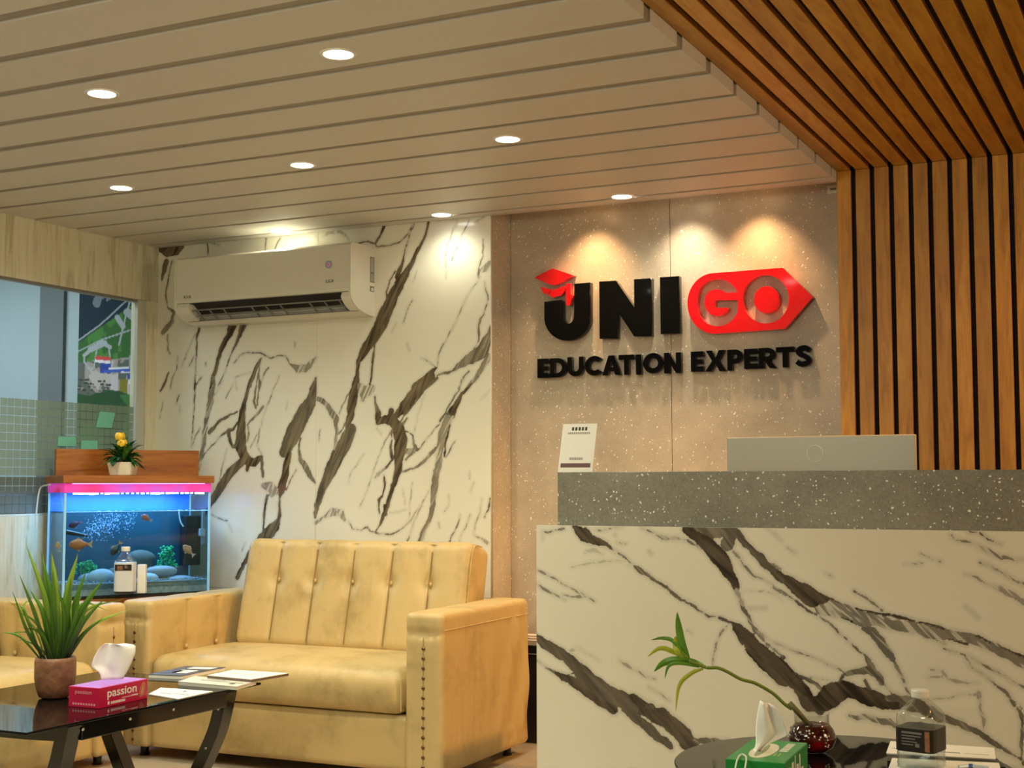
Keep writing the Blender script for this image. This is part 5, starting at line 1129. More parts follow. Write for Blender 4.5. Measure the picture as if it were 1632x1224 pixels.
# ------------------------------------------------------------------ bottles, cups, coffee table
M['bottle'] = thin_glass('bottle_plastic', (0.93, 0.95, 0.94), 1.0, 0.08, 0.10)
def bottle(loc, rz, H, W_, label, label_mat, front_marks, sq=3.0, l0=.40, l1=.657):
    b = empty('water_bottle', loc, rz, label, 'bottle')
    r = W_/2; k = H
    prof = [(0.001, 0.004), (r*.8, 0.0), (r*.98, 0.006)]
    for i in range(7): z = .04*k+i*.06*k; prof += [(r, z), (r*.965, z+.02*k)]
    prof += [(r, .48*k), (r, .66*k), (r*.97, .70*k), (r*.80, .76*k), (r*.55, .83*k), (r*.34, .885*k), (r*.31, .90*k), (r*.31, .93*k)]
    link('bottle_body', lathe(prof, 36, sq), M['bottle'], b, smooth=True)
    pw = [(r_*.97, z) for r_, z in prof if z < .64*k]; pw = pw+[(0.001, .64*k)]
    link('water', lathe([(r_*.96, z+.002) for r_, z in prof if z < .60*k]+[(0.001, .60*k)], 28, sq), thin_glass('drinking_water', (0.90, 0.94, 0.96), 0.7), b, smooth=True)
    link('cap', lathe([(0.001, .905*k), (r*.44, .905*k), (r*.45, .912*k), (r*.45, .985*k), (r*.42, 1.0*k), (0.001, 1.0*k)], 28), M['white_plastic'], b)
    lb_ = lathe([(r*1.012, l0*k), (r*1.016, (l0+.002)*k), (r*1.016, (l1-.002)*k), (r*1.012, l1*k)], 36, sq); link('label', lb_, label_mat, b)
    for (x0, x1, z0, z1, mm) in front_marks:
        bm = bmesh.new(); bm_box(bm, x0*W_, x1*W_, -r*1.035, -r*1.017, z0*k, z1*k); from_bm('label_mark', bm, mm, b)
    return b
M['lbl'] = plain('dark_label', (0.018, 0.014, 0.014), 0.35); M['lblmark'] = plain('label_grey_print', (0.20, 0.19, 0.18), 0.5); M['lblimg'] = plain('label_brown_picture', (0.30, 0.13, 0.06), 0.5, noise=0.6, nscale=120)
# bottle on the arm of the left sofa
bp = on(2, 0.622, 199, 946)
bottle((bp.x, bp.y, 0.622), math.radians(30), 0.205, 0.088*0.98, 'clear water bottle with a dark label standing on the left sofa arm', plain('ribbed_white_label', (0.70, 0.72, 0.74), 0.4), [(-.42, .42, .50, .63, M['lbl']), (-.30, -.02, .52, .60, M['lblimg']), (.08, .30, .55, .62, plain('pale_label_spot', (.7, .5, .4), .5))], l0=.06, l1=.665)
q = on(2, 0.622, 214, 945)
t = box('paper_box', -0.018, 0.018, -0.014, 0.014, 0, 0.125, M['paper'], None, bev=0.001); t.location = (q.x+0.012, q.y+0.035, 0.620); t.rotation_euler = (0, 0, math.radians(28)); tag(t, 'slim white paper carton standing right behind the water bottle on the sofa arm', 'carton')
# coffee table
TX0, TX1, TY0, TY1, TT = -3.60, -2.895, 2.835, 3.900, 0.42
ct = empty('coffee_table', ((TX0+TX1)/2, (TY0+TY1)/2, 0), label='black coffee table with a glossy glass top and curved legs', cat='coffee table')
cxm, cym = ct.location.x, ct.location.y
def cbox(nm, x0, x1, y0, y1, z0, z1, m, bev=0.0): return box(nm, x0-cxm, x1-cxm, y0-cym, y1-cym, z0, z1, m, ct, bev)
cbox('glass_top', TX0, TX1, TY0, TY1, TT-0.008, TT, M['black_glass'], 0.0025)
def board(path, wx, wy, nm):
    """curved leg: rectangular section wx x wy swept along path in world coords"""
    P = smoothpts(path, 5); V_, F_l = [], []
    for k, p in enumerate(P):
        tg_ = (P[min(k+1, len(P)-1)]-P[max(k-1, 0)]).normalized(); sx = Vector((tg_.z, 0, -tg_.x)); sx = sx.normalized() if sx.length > .1 else Vector((1, 0, 0))
        for a, b_ in ((-1, -1), (1, -1), (1, 1), (-1, 1)):
            V_.append(p+sx*a*wx/2+Vector((0, b_*wy/2, 0))-Vector((cxm, cym, 0)))
    for k in range(len(P)-1):
        for i in range(4): F_l.append((k*4+i, k*4+(i+1) % 4, k*4+4+(i+1) % 4, k*4+4+i))
    F_l += [(3, 2, 1, 0), tuple((len(P)-1)*4+i for i in range(4))]
    o = link(nm, mesh(nm, V_, F_l), M['black_gloss'], ct); bv = o.modifiers.new('b', 'BEVEL'); bv.width = 0.002; bv.segments = 2; return o
LYF, LYN = 3.80, 3.07
def onY(Y, L_): return [on(1, Y, *q) for q in L_]
pR = onY(LYF, [(362, 1102), (356, 1128), (348, 1160), (336, 1190), (321, 1223)]); pR[0].z = 0.405
k_ = (pR[-1]-pR[-2]); pR.append(pR[-1]+k_*(pR[-1].z/-k_.z)); pR[-1].z = 0
xcn = (TX0+TX1)/2
pL = [Vector((2*xcn-p.x, p.y, p.z)) for p in pR]
board(pR, 0.045, 0.055, 'leg'); board(pL, 0.045, 0.055, 'leg')
board([Vector((p.x, LYN, p.z)) for p in pR], 0.045, 0.055, 'leg'); board([Vector((p.x, LYN, p.z)) for p in pL], 0.045, 0.055, 'leg')
ex = pR[0].x
for x in (ex, 2*xcn-ex):
    cbox('side_rail', x-0.022, x+0.022, LYN+0.0285, LYF-0.0285, 0.352, TT-0.009, M['black_gloss'], 0.003)
for y in (LYN, LYF):
    sag = [Vector((x, y, 0.392-0.010*(1-((x-xcn)/0.33)**2)-.012)) for x in np.linspace(2*xcn-ex+0.026, ex-0.026, 9)]
    V_ = []; 
    for p in sag:
        for dy_, dz_ in ((-.02, -.022), (.02, -.022), (.02, .022), (-.02, .022)): V_.append(p+Vector((-cxm, dy_-cym, dz_)))
    F_l = [(k*4+i, k*4+(i+1) % 4, k*4+4+(i+1) % 4, k*4+4+i) for k in range(8) for i in range(4)]+[(3, 2, 1, 0), (32, 33, 34, 35)]
    link('end_rail', mesh('rail', V_, F_l), M['black_gloss'], ct)
for y in (3.10, 3.30, 3.5): hemis('screw', (ex+0.0225-cxm, y-cym, 0.385), 0.006, .5, M['chrome'], ct, (1, 0, 0))
for p in (pR[1], pR[3]): hemis('screw', (p.x+0.0-cxm, p.y-0.028-cym, p.z), 0.006, .5, M['chrome'], ct, (0, -1, 0))
cbox('lower_shelf', 2*xcn-ex+0.16, ex-0.16, LYN+0.05, LYF-0.05, 0.352, 0.360, M['black_satin'])

# spiky plant in a brown pot
pc = on(2, TT, 76, 1114); pl = empty('potted_plant', (pc.x, pc.y+0.03, TT), label='spiky green grass-like plant in a rough brown pot on the coffee table', cat='potted plant')
PCX, PCY = pl.location.x, pl.location.y
ptop = onp((PCX, PCY, 0), (0.44, -0.9, 0), 85, 1047).z-TT
link('pot', lathe([(0.001, 0), (0.036, 0), (0.050, 0.006), (0.060, 0.035), (0.0645, 0.065), (0.0645, ptop-0.012), (0.062, ptop), (0.057, ptop), (0.057, ptop-0.012), (0.001, ptop-0.012)], 40), plain('copper_brown_pot', (0.24, 0.11, 0.06), 0.4, noise=0.75, nscale=38, bump=0.8), pl, smooth=True)
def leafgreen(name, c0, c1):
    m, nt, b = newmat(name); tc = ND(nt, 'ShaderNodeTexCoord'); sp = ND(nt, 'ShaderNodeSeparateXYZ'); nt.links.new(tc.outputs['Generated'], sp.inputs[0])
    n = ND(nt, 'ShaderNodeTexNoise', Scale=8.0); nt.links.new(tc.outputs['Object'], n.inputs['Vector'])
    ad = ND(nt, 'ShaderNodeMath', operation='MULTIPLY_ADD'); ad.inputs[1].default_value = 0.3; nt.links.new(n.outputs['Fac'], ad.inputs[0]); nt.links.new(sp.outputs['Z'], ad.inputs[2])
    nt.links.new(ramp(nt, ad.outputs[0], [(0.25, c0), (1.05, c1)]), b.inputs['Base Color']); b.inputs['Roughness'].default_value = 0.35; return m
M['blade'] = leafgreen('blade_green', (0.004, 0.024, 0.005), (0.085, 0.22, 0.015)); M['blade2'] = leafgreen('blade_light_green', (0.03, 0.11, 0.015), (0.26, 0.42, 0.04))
M['stripe'] = plain('yellow_leaf_edge', (0.45, 0.48, 0.12), 0.4)
LV = ["290 610 250 330 155 25 30 2", "280 610 225 300 195 90 26 1", "320 610 310 300 290 65 34 2", "330 610 365 320 432 72 36 2", "340 610 420 400 542 210 34 1", "330 610 395 360 462 168 28 1", "345 610 470 470 670 382 18 2", "345 610 440 450 562 312 22 1",
      "350 600 430 400 640 325 16 2", "260 610 160 500 85 270 22 1", "250 610 170 470 20 310 14 2", "240 610 130 505 0 515 14 1", "240 610 120 520 20 490 12 1", "270 610 200 400 128 182 24 1", "275 610 225 400 150 268 24 1", "300 610 265 330 200 60 24 1",
      "310 610 300 350 310 150 26 1", "330 610 350 420 330 250 24 1", "350 600 420 350 555 392 18 2", "345 610 430 520 545 420 20 1", "230 610 130 400 95 350 16 1", "300 610 200 480 110 400 20 1", "310 610 260 420 190 200 26 1", "320 610 330 400 350 180 28 1",
      "330 610 400 480 450 300 24 1", "335 610 420 500 500 330 22 1", "300 610 240 500 150 460 22 1", "290 610 170 560 60 540 14 1", "340 610 380 350 400 200 24 1", "330 610 380 300 392 455 20 2", "280 610 160 330 95 440 18 2", "315 610 280 450 240 330 26 1"]
for i, s_ in enumerate(LV):
    a = [float(v) for v in s_.split()]; dy = random.uniform(-.05, .05)
    if i in (3, 2, 0): dy = -0.02
    pts = []
    b0 = Vector(((a[0]-310)/3.36*0.0011, dy*.35, ptop-0.02)); 
    def pp(x, y, d): q = onp((PCX, PCY, 0), (0.44, -0.9, 0), x/3.3625, 860+y/3.3625); v = q-Vector((PCX, PCY, TT)); return v+Vector((-.44, .9, 0))*d
    P1_ = pp(a[2], a[3], dy*.8); P2_ = pp(a[4], a[5], dy*1.3)
    P0_ = pp(a[0], a[1]-20, dy*.3); P0_.z = ptop-0.02
    if (a[3]-a[5]) < 20: pts = [P0_, (P0_+P1_)/2+Vector((0, 0, .01)), P1_, P2_]
    else: pts = [P0_, P1_, P2_]
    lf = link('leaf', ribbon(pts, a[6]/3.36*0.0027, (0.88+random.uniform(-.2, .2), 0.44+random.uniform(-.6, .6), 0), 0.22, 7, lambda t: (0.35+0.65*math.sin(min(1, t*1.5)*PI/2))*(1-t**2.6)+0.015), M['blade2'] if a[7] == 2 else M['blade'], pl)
for i in range(22):
    a_ = random.uniform(0, 2*PI); l = random.uniform(.10, .24); sp_ = random.uniform(.1, .5)
    d = Vector((math.cos(a_)*sp_, math.sin(a_)*sp_, 1))*l; b0 = Vector((math.cos(a_)*.012, math.sin(a_)*.012, ptop-.02))
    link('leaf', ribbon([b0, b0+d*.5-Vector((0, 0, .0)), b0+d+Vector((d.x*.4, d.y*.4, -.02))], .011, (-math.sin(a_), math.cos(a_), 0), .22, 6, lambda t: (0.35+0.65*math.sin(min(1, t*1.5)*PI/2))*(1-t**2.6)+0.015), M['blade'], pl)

# tissue boxes
def tissue(parent, base, sx, pts2, H, lean=(0, 0), twist=0.0, seed=1, name='tissue', flare=None):
    """a pulled-up tissue: a folded cone sheet from a slot at base. pts2: (u,z) outline of left and right edges"""
    rnd = random.Random(seed); nu, nv = 17, 14; V_, Fc_ = [], []
    for j in range(nv):
        t_ = j/(nv-1); l, r = pts2(t_)
        for i in range(nu):
            u = i/(nu-1); x = l[0]+(r[0]-l[0])*u; z = l[1]+(r[1]-l[1])*u
            d = (0.004+0.007*t_)*math.sin(u*7.5+seed+1.2*t_)+0.003*math.sin(u*15+3*t_)*t_
            V_.append(base+sx*x+Vector((0, 0, z))+sx.cross(Vector((0, 0, 1)))*d)
    for j in range(nv-1):
        for i in range(nu-1): q = j*nu+i; Fc_.append((q, q+1, q+nu+1, q+nu))
    o = link(name, mesh(name, V_, Fc_), plain('tissue_paper', (0.88, 0.88, 0.86), 0.8), parent, smooth=True)
    sd_ = o.modifiers.new('s', 'SOLIDIFY'); sd_.thickness = 0.0008
    return o
c0, c1, c2 = on(2, TT, 105, 1122), on(2, TT, 158, 1130), on(2, TT, 235, 1113)
eL = (c0-c1); eR = (c2-c1); wL, wR = 0.115, 0.232; hB = 0.078
uR = eR.normalized(); uL = Vector((-uR.y, uR.x, 0))
hB = (on(0, c1.x, 158, 1097).z-TT)
wR = eR.length; wL = 0.12
print('red box', wL, eL.length, wR, hB, math.degrees(math.atan2(uR.y, uR.x)))
tb = empty('tissue_box', (c1.x, c1.y, TT), math.atan2(uR.y, uR.x), 'crimson tissue box with white lettering beside the spiky plant', 'tissue box')
M['crimson'] = plain('crimson_card', (0.55, 0.008, 0.065), 0.3); M['purple'] = plain('purple_card', (0.50, 0.16, 0.62), 0.35)
bm = bmesh.new(); bm_box(bm, 0, wR, 0, wL, 0, hB-0.0008, 0.0012, 1); from_bm('carton', bm, M['crimson'], tb)
bm = bmesh.new(); bm_box(bm, 0.002, wR-0.002, 0.002, wL-0.002, hB-0.0007, hB); from_bm('top_print', bm, M['purple'], tb)
text_on('lettering', 'passion', (wR*.16, -0.0001, hB*.34), (1, 0, 0), (0, 0, 1), wR*.60, hB*.52, M['paper'], tb, off=0.01)
for q in range(3): pass
text_on('lettering', 'passion', (0.0-0.0001, wL*.78, hB*.60), (0, -1, 0), (0, 0, 1), wL*.52, hB*.24, plain('pink_print', (0.75, 0.35, 0.42), .5), tb)
for k in range(11):
    bm = bmesh.new(); bm_box(bm, wR*(.17+.033*k), wR*(.17+.033*k+(.030 if k < 1 else .022)), -0.0006, 0.0004, hB*.12, hB*(.24 if k > 0 else .27)); 
    if k != 1: from_bm('print_mark', bm, M['paper'], tb)
    else: bm.free()
for k in range(9):
    bm = bmesh.new(); bm_box(bm, -0.0006, 0.0004, wL*(.86-.085*k)-.006, wL*(.86-.085*k), hB*.12, hB*.22)
    from_bm('print_mark', bm, bpy.data.materials['pink_print'], tb)
for k in range(12):
    bm = bmesh.new(); bm_box(bm, wR*(.46+.028*k), wR*(.46+.028*k+.02), -0.0006, 0.0004, hB*(.30), hB*.33+(.03*hB if k > 6 else 0)); from_bm('print_mark', bm, M['paper'], tb)
M['gold'] = plain('gold_print', (0.55, 0.28, 0.10), 0.4)
def ell(nm, cx, cz, rx, rz, rot, mm, par_, th0):
    V_ = []; n = 24
    for y in (-th0, 0.0003):
        for i in range(n):
            a = 2*PI*i/n; x, z = rx*math.cos(a), rz*math.sin(a); V_.append((cx+x*math.cos(rot)-z*math.sin(rot), y, cz+x*math.sin(rot)+z*math.cos(rot)))
    link(nm, mesh(nm, V_, [tuple(range(n)), tuple(range(2*n-1, n-1, -1))]+[(i, i+n, (i+1) % n+n, (i+1) % n) for i in range(n)]), mm, par_)
ell('oval_print', wR*.885, hB*.50, .011, .024, -.35, M['gold'], tb, .0006); ell('oval_print', wR*.885, hB*.50, .008, .020, -.35, M['crimson'], tb, .0008); ell('oval_print', wR*.885, hB*.50, .005, .017, -.35, M['gold'], tb, .0010)
# tissue shape from the photograph, on a plane through the box middle
mid = Vector((c1.x, c1.y, 0))+uR*wR*.42+uL*wL*.5
tn_ = (0.44, -0.9, 0); tx_ = Vector((0.9, 0.44, 0))
def tl(px, py): q = onp(mid, tn_, px, py)-mid; return (q.dot(tx_), q.z-TT-hB)
Lp = [tl(162, 1084), tl(160, 1072), tl(146, 1062), tl(150, 1048), tl(159, 1032), tl(168, 1026)]
Rp = [tl(196, 1082), tl(203, 1070), tl(210, 1055), tl(215, 1040), tl(214, 1028), tl(196, 1026)]
def edgefn(t_):
    k = t_*(len(Lp)-1); i = min(int(k), len(Lp)-2); f = k-i
    return (Lp[i][0]*(1-f)+Lp[i+1][0]*f, Lp[i][1]*(1-f)+Lp[i+1][1]*f), (Rp[i][0]*(1-f)+Rp[i+1][0]*f, Rp[i][1]*(1-f)+Rp[i+1][1]*f)
ti = tissue(None, Vector((0, 0, 0)), tx_, edgefn, 0.1, seed=2)
ti.location = (mid.x, mid.y, TT+hB); tag(ti, 'white tissue sticking up out of the crimson box', 'tissue')
# magazines
def slab_px(name, quad, z, th, mtop, label, marks=(), group='magazines and papers on the coffee table', edge=None):
    P = [on(2, z+th, *q) for q in quad]; c = sum(P, Vector())/4; c.z = z
    t_ = empty(name, c, 0, label, 'magazine' if name == 'magazine' else 'paper', group)
    V_ = [p-c-Vector((0, 0, th)) for p in P]+[p-c for p in P]; V2 = [Vector((v.x, v.y, th*.85)) if k > 3 else v for k, v in enumerate(V_)]
    link('pages', mesh('pages', [Vector((v.x, v.y, 0)) for v in V_[:4]]+[Vector((v.x, v.y, th*.86)) for v in V_[:4]], [(3, 2, 1, 0), (4, 5, 6, 7), (0, 1, 5, 4), (1, 2, 6, 5), (2, 3, 7, 6), (3, 0, 4, 7)]), edge or M['paper'], t_)
    link('cover', mesh('cover', [Vector((v.x*1.01, v.y*1.01, th*.87)) for v in V_[:4]]+[Vector((v.x*1.01, v.y*1.01, th)) for v in V_[:4]], [(3, 2, 1, 0), (4, 5, 6, 7), (0, 1, 5, 4), (1, 2, 6, 5), (2, 3, 7, 6), (3, 0, 4, 7)]), mtop, t_)
    for (u0, u1, v0, v1, mm) in marks:
        def bl(u, v): return (V_[0]*(1-u)*(1-v)+V_[1]*u*(1-v)+V_[2]*u*v+V_[3]*(1-u)*v)
        Q_ = [bl(u0, v0), bl(u1, v0), bl(u1, v1), bl(u0, v1)]
        link('print_mark', mesh('pm', [Vector((v.x, v.y, th)) for v in Q_]+[Vector((v.x, v.y, th+.0004)) for v in Q_], [(3, 2, 1, 0), (4, 5, 6, 7), (0, 1, 5, 4), (1, 2, 6, 5), (2, 3, 7, 6), (3, 0, 4, 7)]), mm, t_)
    return t_
def c3(x, y): return (200+x/5.83, 1040+y/5.83)
DK = plain('dark_cover', (0.05, 0.07, 0.10), 0.3, noise=0.5, nscale=30); PA = plain('pale_cover', (0.66, 0.67, 0.58), 0.4, noise=0.08, nscale=20); BL = plain('blue_print', (0.03, 0.08, 0.20), .3)
slab_px('magazine', [c3(215, 200), c3(520, 215), c3(930, 135), c3(560, 125)], TT+.0, .012, DK, 'dark blue magazine at the far end of the coffee table', [(.1, .5, .2, .5, BL), (.35, .8, .25, .55, M['paper']), (.3, .9, .72, .92, M['paper'])])
slab_px('magazine', [c3(490, 268), c3(1030, 315), c3(1215, 265), c3(640, 218)], TT+.0, .012, PA, 'thick pale magazine with small print near the right edge of the table', [(.25, .95, .45, .55, M['ink_grey']), (.3, .6, .65, .72, M['ink_grey']), (.78, .86, .25, .40, M['ink'])], edge=plain('page_edges', (0.62, 0.60, 0.54), .6))
slab_px('magazine', [c3(760, 210), c3(1170, 248), c3(1515, 190), c3(1000, 160)], TT+.0125, .010, M['paper'], 'white magazine hanging over the far right corner of the table', [(.2, .7, .5, .53, M['ink_grey'])], edge=plain('dark_page_edges', (0.16, 0.11, 0.09), .6))
slab_px('paper', [c3(215, 385), c3(490, 430), c3(815, 360), c3(330, 325)], TT+.0, .0025, M['paper'], 'thin white leaflet lying flat right beside the crimson tissue box', [(.2, .5, .3, .36, M['ink_grey']), (.5, .9, .4, .45, M['ink_grey']), (.55, .6, .7, .8, M['ink'])])

# ------------------------------------------------------------------ round side table with its things
RZ = 0.45; RC = Vector((-0.752, 3.238, 0)); RR = 0.385
rt = empty('round_table', RC, label='round black glass-topped table in front of the marble desk', cat='table')
link('table_top', lathe([(0.001, RZ-0.010), (RR-0.003, RZ-0.010), (RR, RZ-0.007), (RR, RZ-0.002), (RR-0.002, RZ), (0.001, RZ)], 96), M['black_glass'], rt)
link('pole', lathe([(0.03, 0.02), (0.03, RZ-0.0105)], 24), M['black_gloss'], rt); link('foot', lathe([(0.001, 0), (0.20, 0), (0.205, 0.006), (0.05, 0.02), (0.001, 0.02)], 48), M['black_gloss'], rt)
# green tissue box
def K1(x, y): return (1140+x/8.59, 1100+y/8.59)
HG = 0.068
g0, g1, g2 = on(2, RZ+HG, *K1(125, 945)), on(2, RZ+HG, *K1(940, 1003)), on(2, RZ+HG, *K1(1262, 720))
uG = (g2-g1).normalized(); lG = (g2-g1).length; wG = (g1-g0).length
print('green', lG, wG, math.degrees(math.atan2(uG.y, uG.x)), (g1-g0).angle(g2-g1)*57.3)
uX = Vector((uG.y, -uG.x, 0)); 
if uX.dot(g1-g0) < 0: uX = -uX
gb = empty('tissue_box', (g1.x-uX.x*wG, g1.y-uX.y*wG, RZ), math.atan2(uX.y, uX.x), 'green tissue box on the round black table', 'tissue box')
M['greenc'] = plain('green_card', (0.006, 0.26, 0.045), 0.3)
bm = bmesh.new(); bm_box(bm, 0, wG, 0, lG, 0, HG, 0.0015, 1); from_bm('carton', bm, M['greenc'], gb)
def gplate(nm, x0, x1, y0, y1, mm, h=0.0004):
    bm = bmesh.new(); bm_box(bm, x0*wG, x1*wG, y0*lG, y1*lG, HG+.0001, HG+h); return from_bm(nm, bm, mm, gb)
def oval_top(nm, cx, cy, rx, ry, mm, h):
    n = 28; V_ = [(cx*wG+rx*wG*math.cos(2*PI*i/n), cy*lG+ry*lG*math.sin(2*PI*i/n), z) for z in (HG+.0001, HG+h) for i in range(n)]
    link(nm, mesh(nm, V_, [tuple(range(n-1, -1, -1)), tuple(range(n, 2*n))]+[(i, (i+1) % n, (i+1) % n+n, i+n) for i in range(n)]), mm, gb)
oval_top('slot_surround', .45, .48, .22, .34, plain('cream_print', (0.70, 0.66, 0.52), .4), .0005)
oval_top('slot', .42, .48, .07, .27, plain('slot_shadow', (0.25, 0.30, 0.18), .6), .0009)
for k in range(8): gplate('print_mark', .70+.0, .84, .50+.05*k, .50+.05*k+.028, M['paper'])
for k in range(3): gplate('print_mark', .62+.07*k, .645+.07*k, .28, .42, plain('light_green_print', (0.35, 0.6, 0.2), .4) if k == 0 else bpy.data.materials['light_green_print'])
for (y0, y1, z0, z1) in ((.16, .24, .30, .72), (.30, .38, .30, .80), (.43, .46, .30, .95), (.50, .58, .30, .62), (.62, .66, .30, .86), (.70, .78, .25, .40)):
    bm = bmesh.new(); bm_box(bm, wG-.0003, wG+.0008, y0*lG, y1*lG, z0*HG, z1*HG); from_bm('lettering', bm, M['paper'], gb)
mid = g0+(g1-g0)*.42+(g2-g1)*.45; mid = Vector((mid.x, mid.y, 0))
def tl2(px, py): q = onp(mid, (0.30, -0.95, 0), px, py)-mid; return (q.dot(Vector((0.95, 0.30, 0))), q.z-RZ-HG)
Lp = [tl2(*K1(*q)) for q in ((480, 905), (555, 760), (550, 560), (560, 400), (585, 260), (610, 140))]
Rp = [tl2(*K1(*q)) for q in ((560, 905), (720, 735), (1005, 610), (955, 480), (900, 340), (800, 215))]
def edge2(t_, Lp=Lp, Rp=Rp):
    k = t_*(len(Lp)-1); i = min(int(k), len(Lp)-2); f = k-i
    return (Lp[i][0]*(1-f)+Lp[i+1][0]*f, Lp[i][1]*(1-f)+Lp[i+1][1]*f), (Rp[i][0]*(1-f)+Rp[i+1][0]*f, Rp[i][1]*(1-f)+Rp[i+1][1]*f)
ti = tissue(None, Vector((0, 0, 0)), Vector((0.95, 0.30, 0)), edge2, 0.1, seed=5); ti.location = (mid.x, mid.y, RZ+HG)
tag(ti, 'white tissue rising to a point out of the green box', 'tissue')
# a white cable tie / ring lying over the near edge of the green box
P = [on(2, RZ+HG+.004, *K1(*q)) for q in ((265, 1045), (300, 950), (350, 880), (400, 890), (425, 940), (400, 1040))]; P[0].z -= .01; P[-1].z -= .01
o = link('plastic_cord', tube(smoothpts(P, 6), 0.0018, 8), plain('clear_cord', (0.72, 0.74, 0.70), .3)); tag(o, 'looped whitish plastic cord at the near edge of the green tissue box', 'cord')
# vase
vc_ = on(2, RZ, 1293, 1200); VX, VY = vc_.x, vc_.y+0.01
va = empty('vase', (VX, VY, RZ), label='round glass vase of red water holding a bamboo shoot', cat='vase')
pz = lambda py: onp((VX, VY, 0), (0.3, -0.95, 0), 1293, py).z-RZ
zr, zn = 0.094, 0.070
body = [(0.018, 0.001), (0.034, 0.003), (0.050, 0.014), (0.0570, 0.030), (0.0570, 0.042), (0.0505, 0.057), (0.0435, 0.066), (0.042, zn)]
link('bowl_glass', lathe(body+[(0.0425, zr-.001), (0.0430, zr), (0.0410, zr), (0.0405, zn)], 48), thin_glass('vase_glass', (0.95, 0.96, 0.95), 1.0, 0.0, 0.06), va, smooth=True)
m, nt, b = newmat('red_water'); b.inputs['Base Color'].default_value = (0.14, 0.012, 0.006, 1); b.inputs['Roughness'].default_value = 0.06; b.inputs['IOR'].default_value = 1.2
n = ND(nt, 'ShaderNodeTexNoise', Scale=14.0, Detail=1.0); tc = ND(nt, 'ShaderNodeTexCoord'); nt.links.new(tc.outputs['Object'], n.inputs['Vector']); nt.links.new(ramp(nt, n.outputs['Fac'], [(.45, (0.035, 0.006, 0.004)), (.62, (0.13, 0.012, 0.008)), (.72, (0.45, 0.01, 0.012))]), b.inputs['Base Color'])
link('red_water', lathe([(r_*.975, z+.001) for r_, z in body[:-1]]+[(0.041, zn-0.004), (0.001, zn-0.004)], 48), m, va, smooth=True)
for i in range(44):
    a = math.radians(-100+random.uniform(-70, 75)); z = random.choice((0.022, 0.036, 0.046, 0.056))+random.uniform(-.004, .004)
    r_ = np.interp(z, [q[1] for q in body], [q[0] for q in body])*.985+.001
    hemis('bead', (math.cos(a)*r_, math.sin(a)*r_, z), .0022, .8, M['chrome'] if i % 2 else M['white_plastic'], va, (math.cos(a), math.sin(a), 0))
# bamboo
M['stem'] = plain('bamboo_green', (0.16, 0.22, 0.025), 0.4, noise=0.3, nscale=30); M['bleaf'] = plain('bamboo_leaf', (0.10, 0.26, 0.02), 0.35, noise=0.3, nscale=20); M['bleaf2'] = plain('bamboo_leaf_yellow', (0.38, 0.45, 0.03), 0.35, noise=0.2, nscale=20); M['stub'] = plain('old_bamboo', (0.13, 0.12, 0.03), 0.5)
ba = empty('bamboo', (VX, VY, RZ+zn), label='thin bamboo shoot leaning left out of the red vase', cat='plant')
def bpn(px, py, d=0.0): q = onp((VX, VY, 0), (0.3, -0.95, 0), px, py); q = q+Vector((-.3, .95, 0))*d; return q-ba.location
link('old_stem', tube([bpn(1297, 1162), bpn(1283, 1148), bpn(1270, 1133), bpn(1258, 1120)], [0.006, 0.0065, 0.007, 0.0068], 10), M['stub'], ba, smooth=True)
st = [(1262, 1130), (1250, 1121.7), (1238, 1110), (1227.5, 1102), (1203, 1088.6), (1181, 1082.5), (1160, 1071), (1144, 1064.5), (1127, 1064), (1110, 1058), (1097.5, 1053)]
link('stem', tube(smoothpts([bpn(*q) for q in st], 4), [0.0042]*(4*10+1), 8), M['stem'], ba, smooth=True)
def e5(x, y): return (850+x/4.08, 830+y/4.08)
for pts, wd, mm in ((((1010, 910), (965, 790), (945, 690), (935, 592)), 46, 'bleaf'), (((1000, 900), (945, 850), (925, 800), (925, 748)), 44, 'bleaf2'), (((985, 885), (910, 785), (840, 765), (765, 775)), 24, 'bleaf'), (((1015, 915), (900, 850), (820, 832), (740, 886)), 30, 'bleaf2'),
                    (((1060, 938), (940, 908), (850, 925), (785, 980)), 46, 'bleaf'), (((1080, 950), (950, 925), (880, 945), (855, 1026)), 22, 'bleaf'), (((1105, 962), (1030, 990), (950, 1070), (925, 1240)), 26, 'bleaf2'), (((1130, 955), (1060, 925), (1000, 905), (960, 900)), 30, 'bleaf')):
    P = [bpn(*e5(*q), random.uniform(-.006, .006)) for q in pts]
    dd = (P[-1]-P[0]).normalized(); sdv = dd.cross(Vector((0.3, -0.95, 0))); link('leaf', ribbon(P, wd/4.08*0.00165, sdv, .12, 6, lambda t: math.sin(min(1, .12+t*.88)*PI)**.8+.03), M[mm], ba)
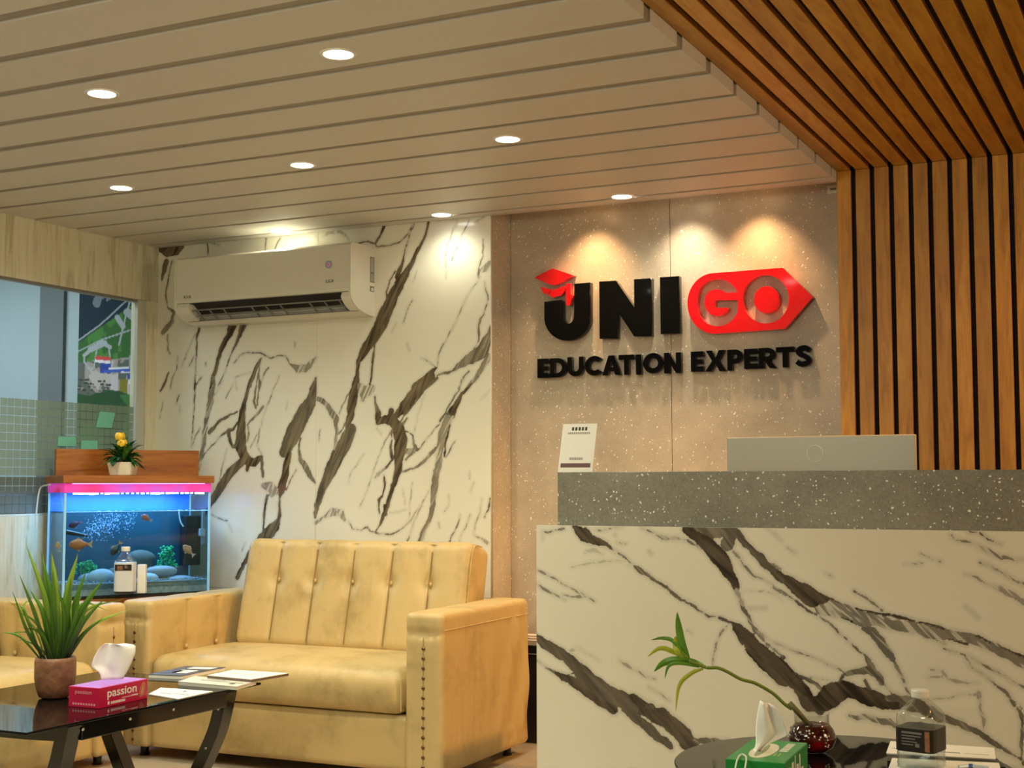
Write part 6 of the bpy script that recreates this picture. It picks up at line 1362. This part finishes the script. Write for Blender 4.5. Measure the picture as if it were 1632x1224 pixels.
# bottle, folder and papers at the right
bt_ = on(2, RZ+0.004, 1468, 1236)
def k2(x, y): return (1400+x/7.034, 1110+y/7.034)
slab_px('paper', [k2(92, 635), k2(1310, 700), k2(1290, 575), k2(140, 500)], RZ+.014, .003, M['paper'], 'white printed sheet lying across the far edge of the round table', [(.04, .2, .40, .43, M['ink_grey']), (.45, .68, .30, .36, M['ink_grey']), (.72, .95, .30, .32, M['ink_grey'])], group='papers on the round table')
slab_px('notebook', [k2(100, 720), k2(1420, 790), k2(1320, 690), k2(110, 640)], RZ, .0135, M['black_satin'], 'black notebook under the printed sheet on the round table', group='papers on the round table', edge=M['black_satin'])['category'] = 'notebook'
slab_px('paper', [k2(60, 960), k2(1420, 1010), k2(1345, 745), k2(160, 690)], RZ+.0142, .0015, M['paper'], 'nearest white sheet on the round table, partly under the bottle', group='papers on the round table')
P = [on(2, RZ+.022, *k2(*q)) for q in ((900, 790), (1010, 780), (1120, 790), (1240, 800))]
o = link('pen', tube(P, [0.004, 0.005, 0.005, 0.004], 8), plain('pen_clear_blue', (0.55, 0.68, 0.78), .3)); tag(o, 'pale plastic pen with a blue band on the near white sheet', 'pen')
pp_ = (P[1]+P[2])/2-(P[2]-P[1])*.25; o2 = link('band', tube([pp_-(P[2]-P[1])*.2, pp_+(P[2]-P[1])*.2], 0.0056, 10), plain('pen_blue', (0.03, 0.12, 0.42), .3)); o2.parent = o
zt2 = onp((bt_.x, bt_.y+.035, 0), (0.3, -0.95, 0), 1467, 1121).z; HB = zt2-(RZ+0.016)
print('bottle H', HB)
bottle((bt_.x, bt_.y+.01, RZ+0.016), math.radians(-12), 0.175, 0.088, 'clear square water bottle with white cap and black label on the round table', M['lbl'],
       [(-.30, .22, .475, .50, M['lblmark']), (-.30, .20, .44, .455, M['lblmark']), (-.30, .05, .405, .42, M['lblmark']), (-.30, .10, .37, .382, M['lblmark']), (-.30, .00, .335, .348, M['lblmark']), (.05, .16, .315, .36, M['lblmark']), (.30, .42, .27, .52, M['lblimg'])], sq=5.0, l0=.25, l1=.54)
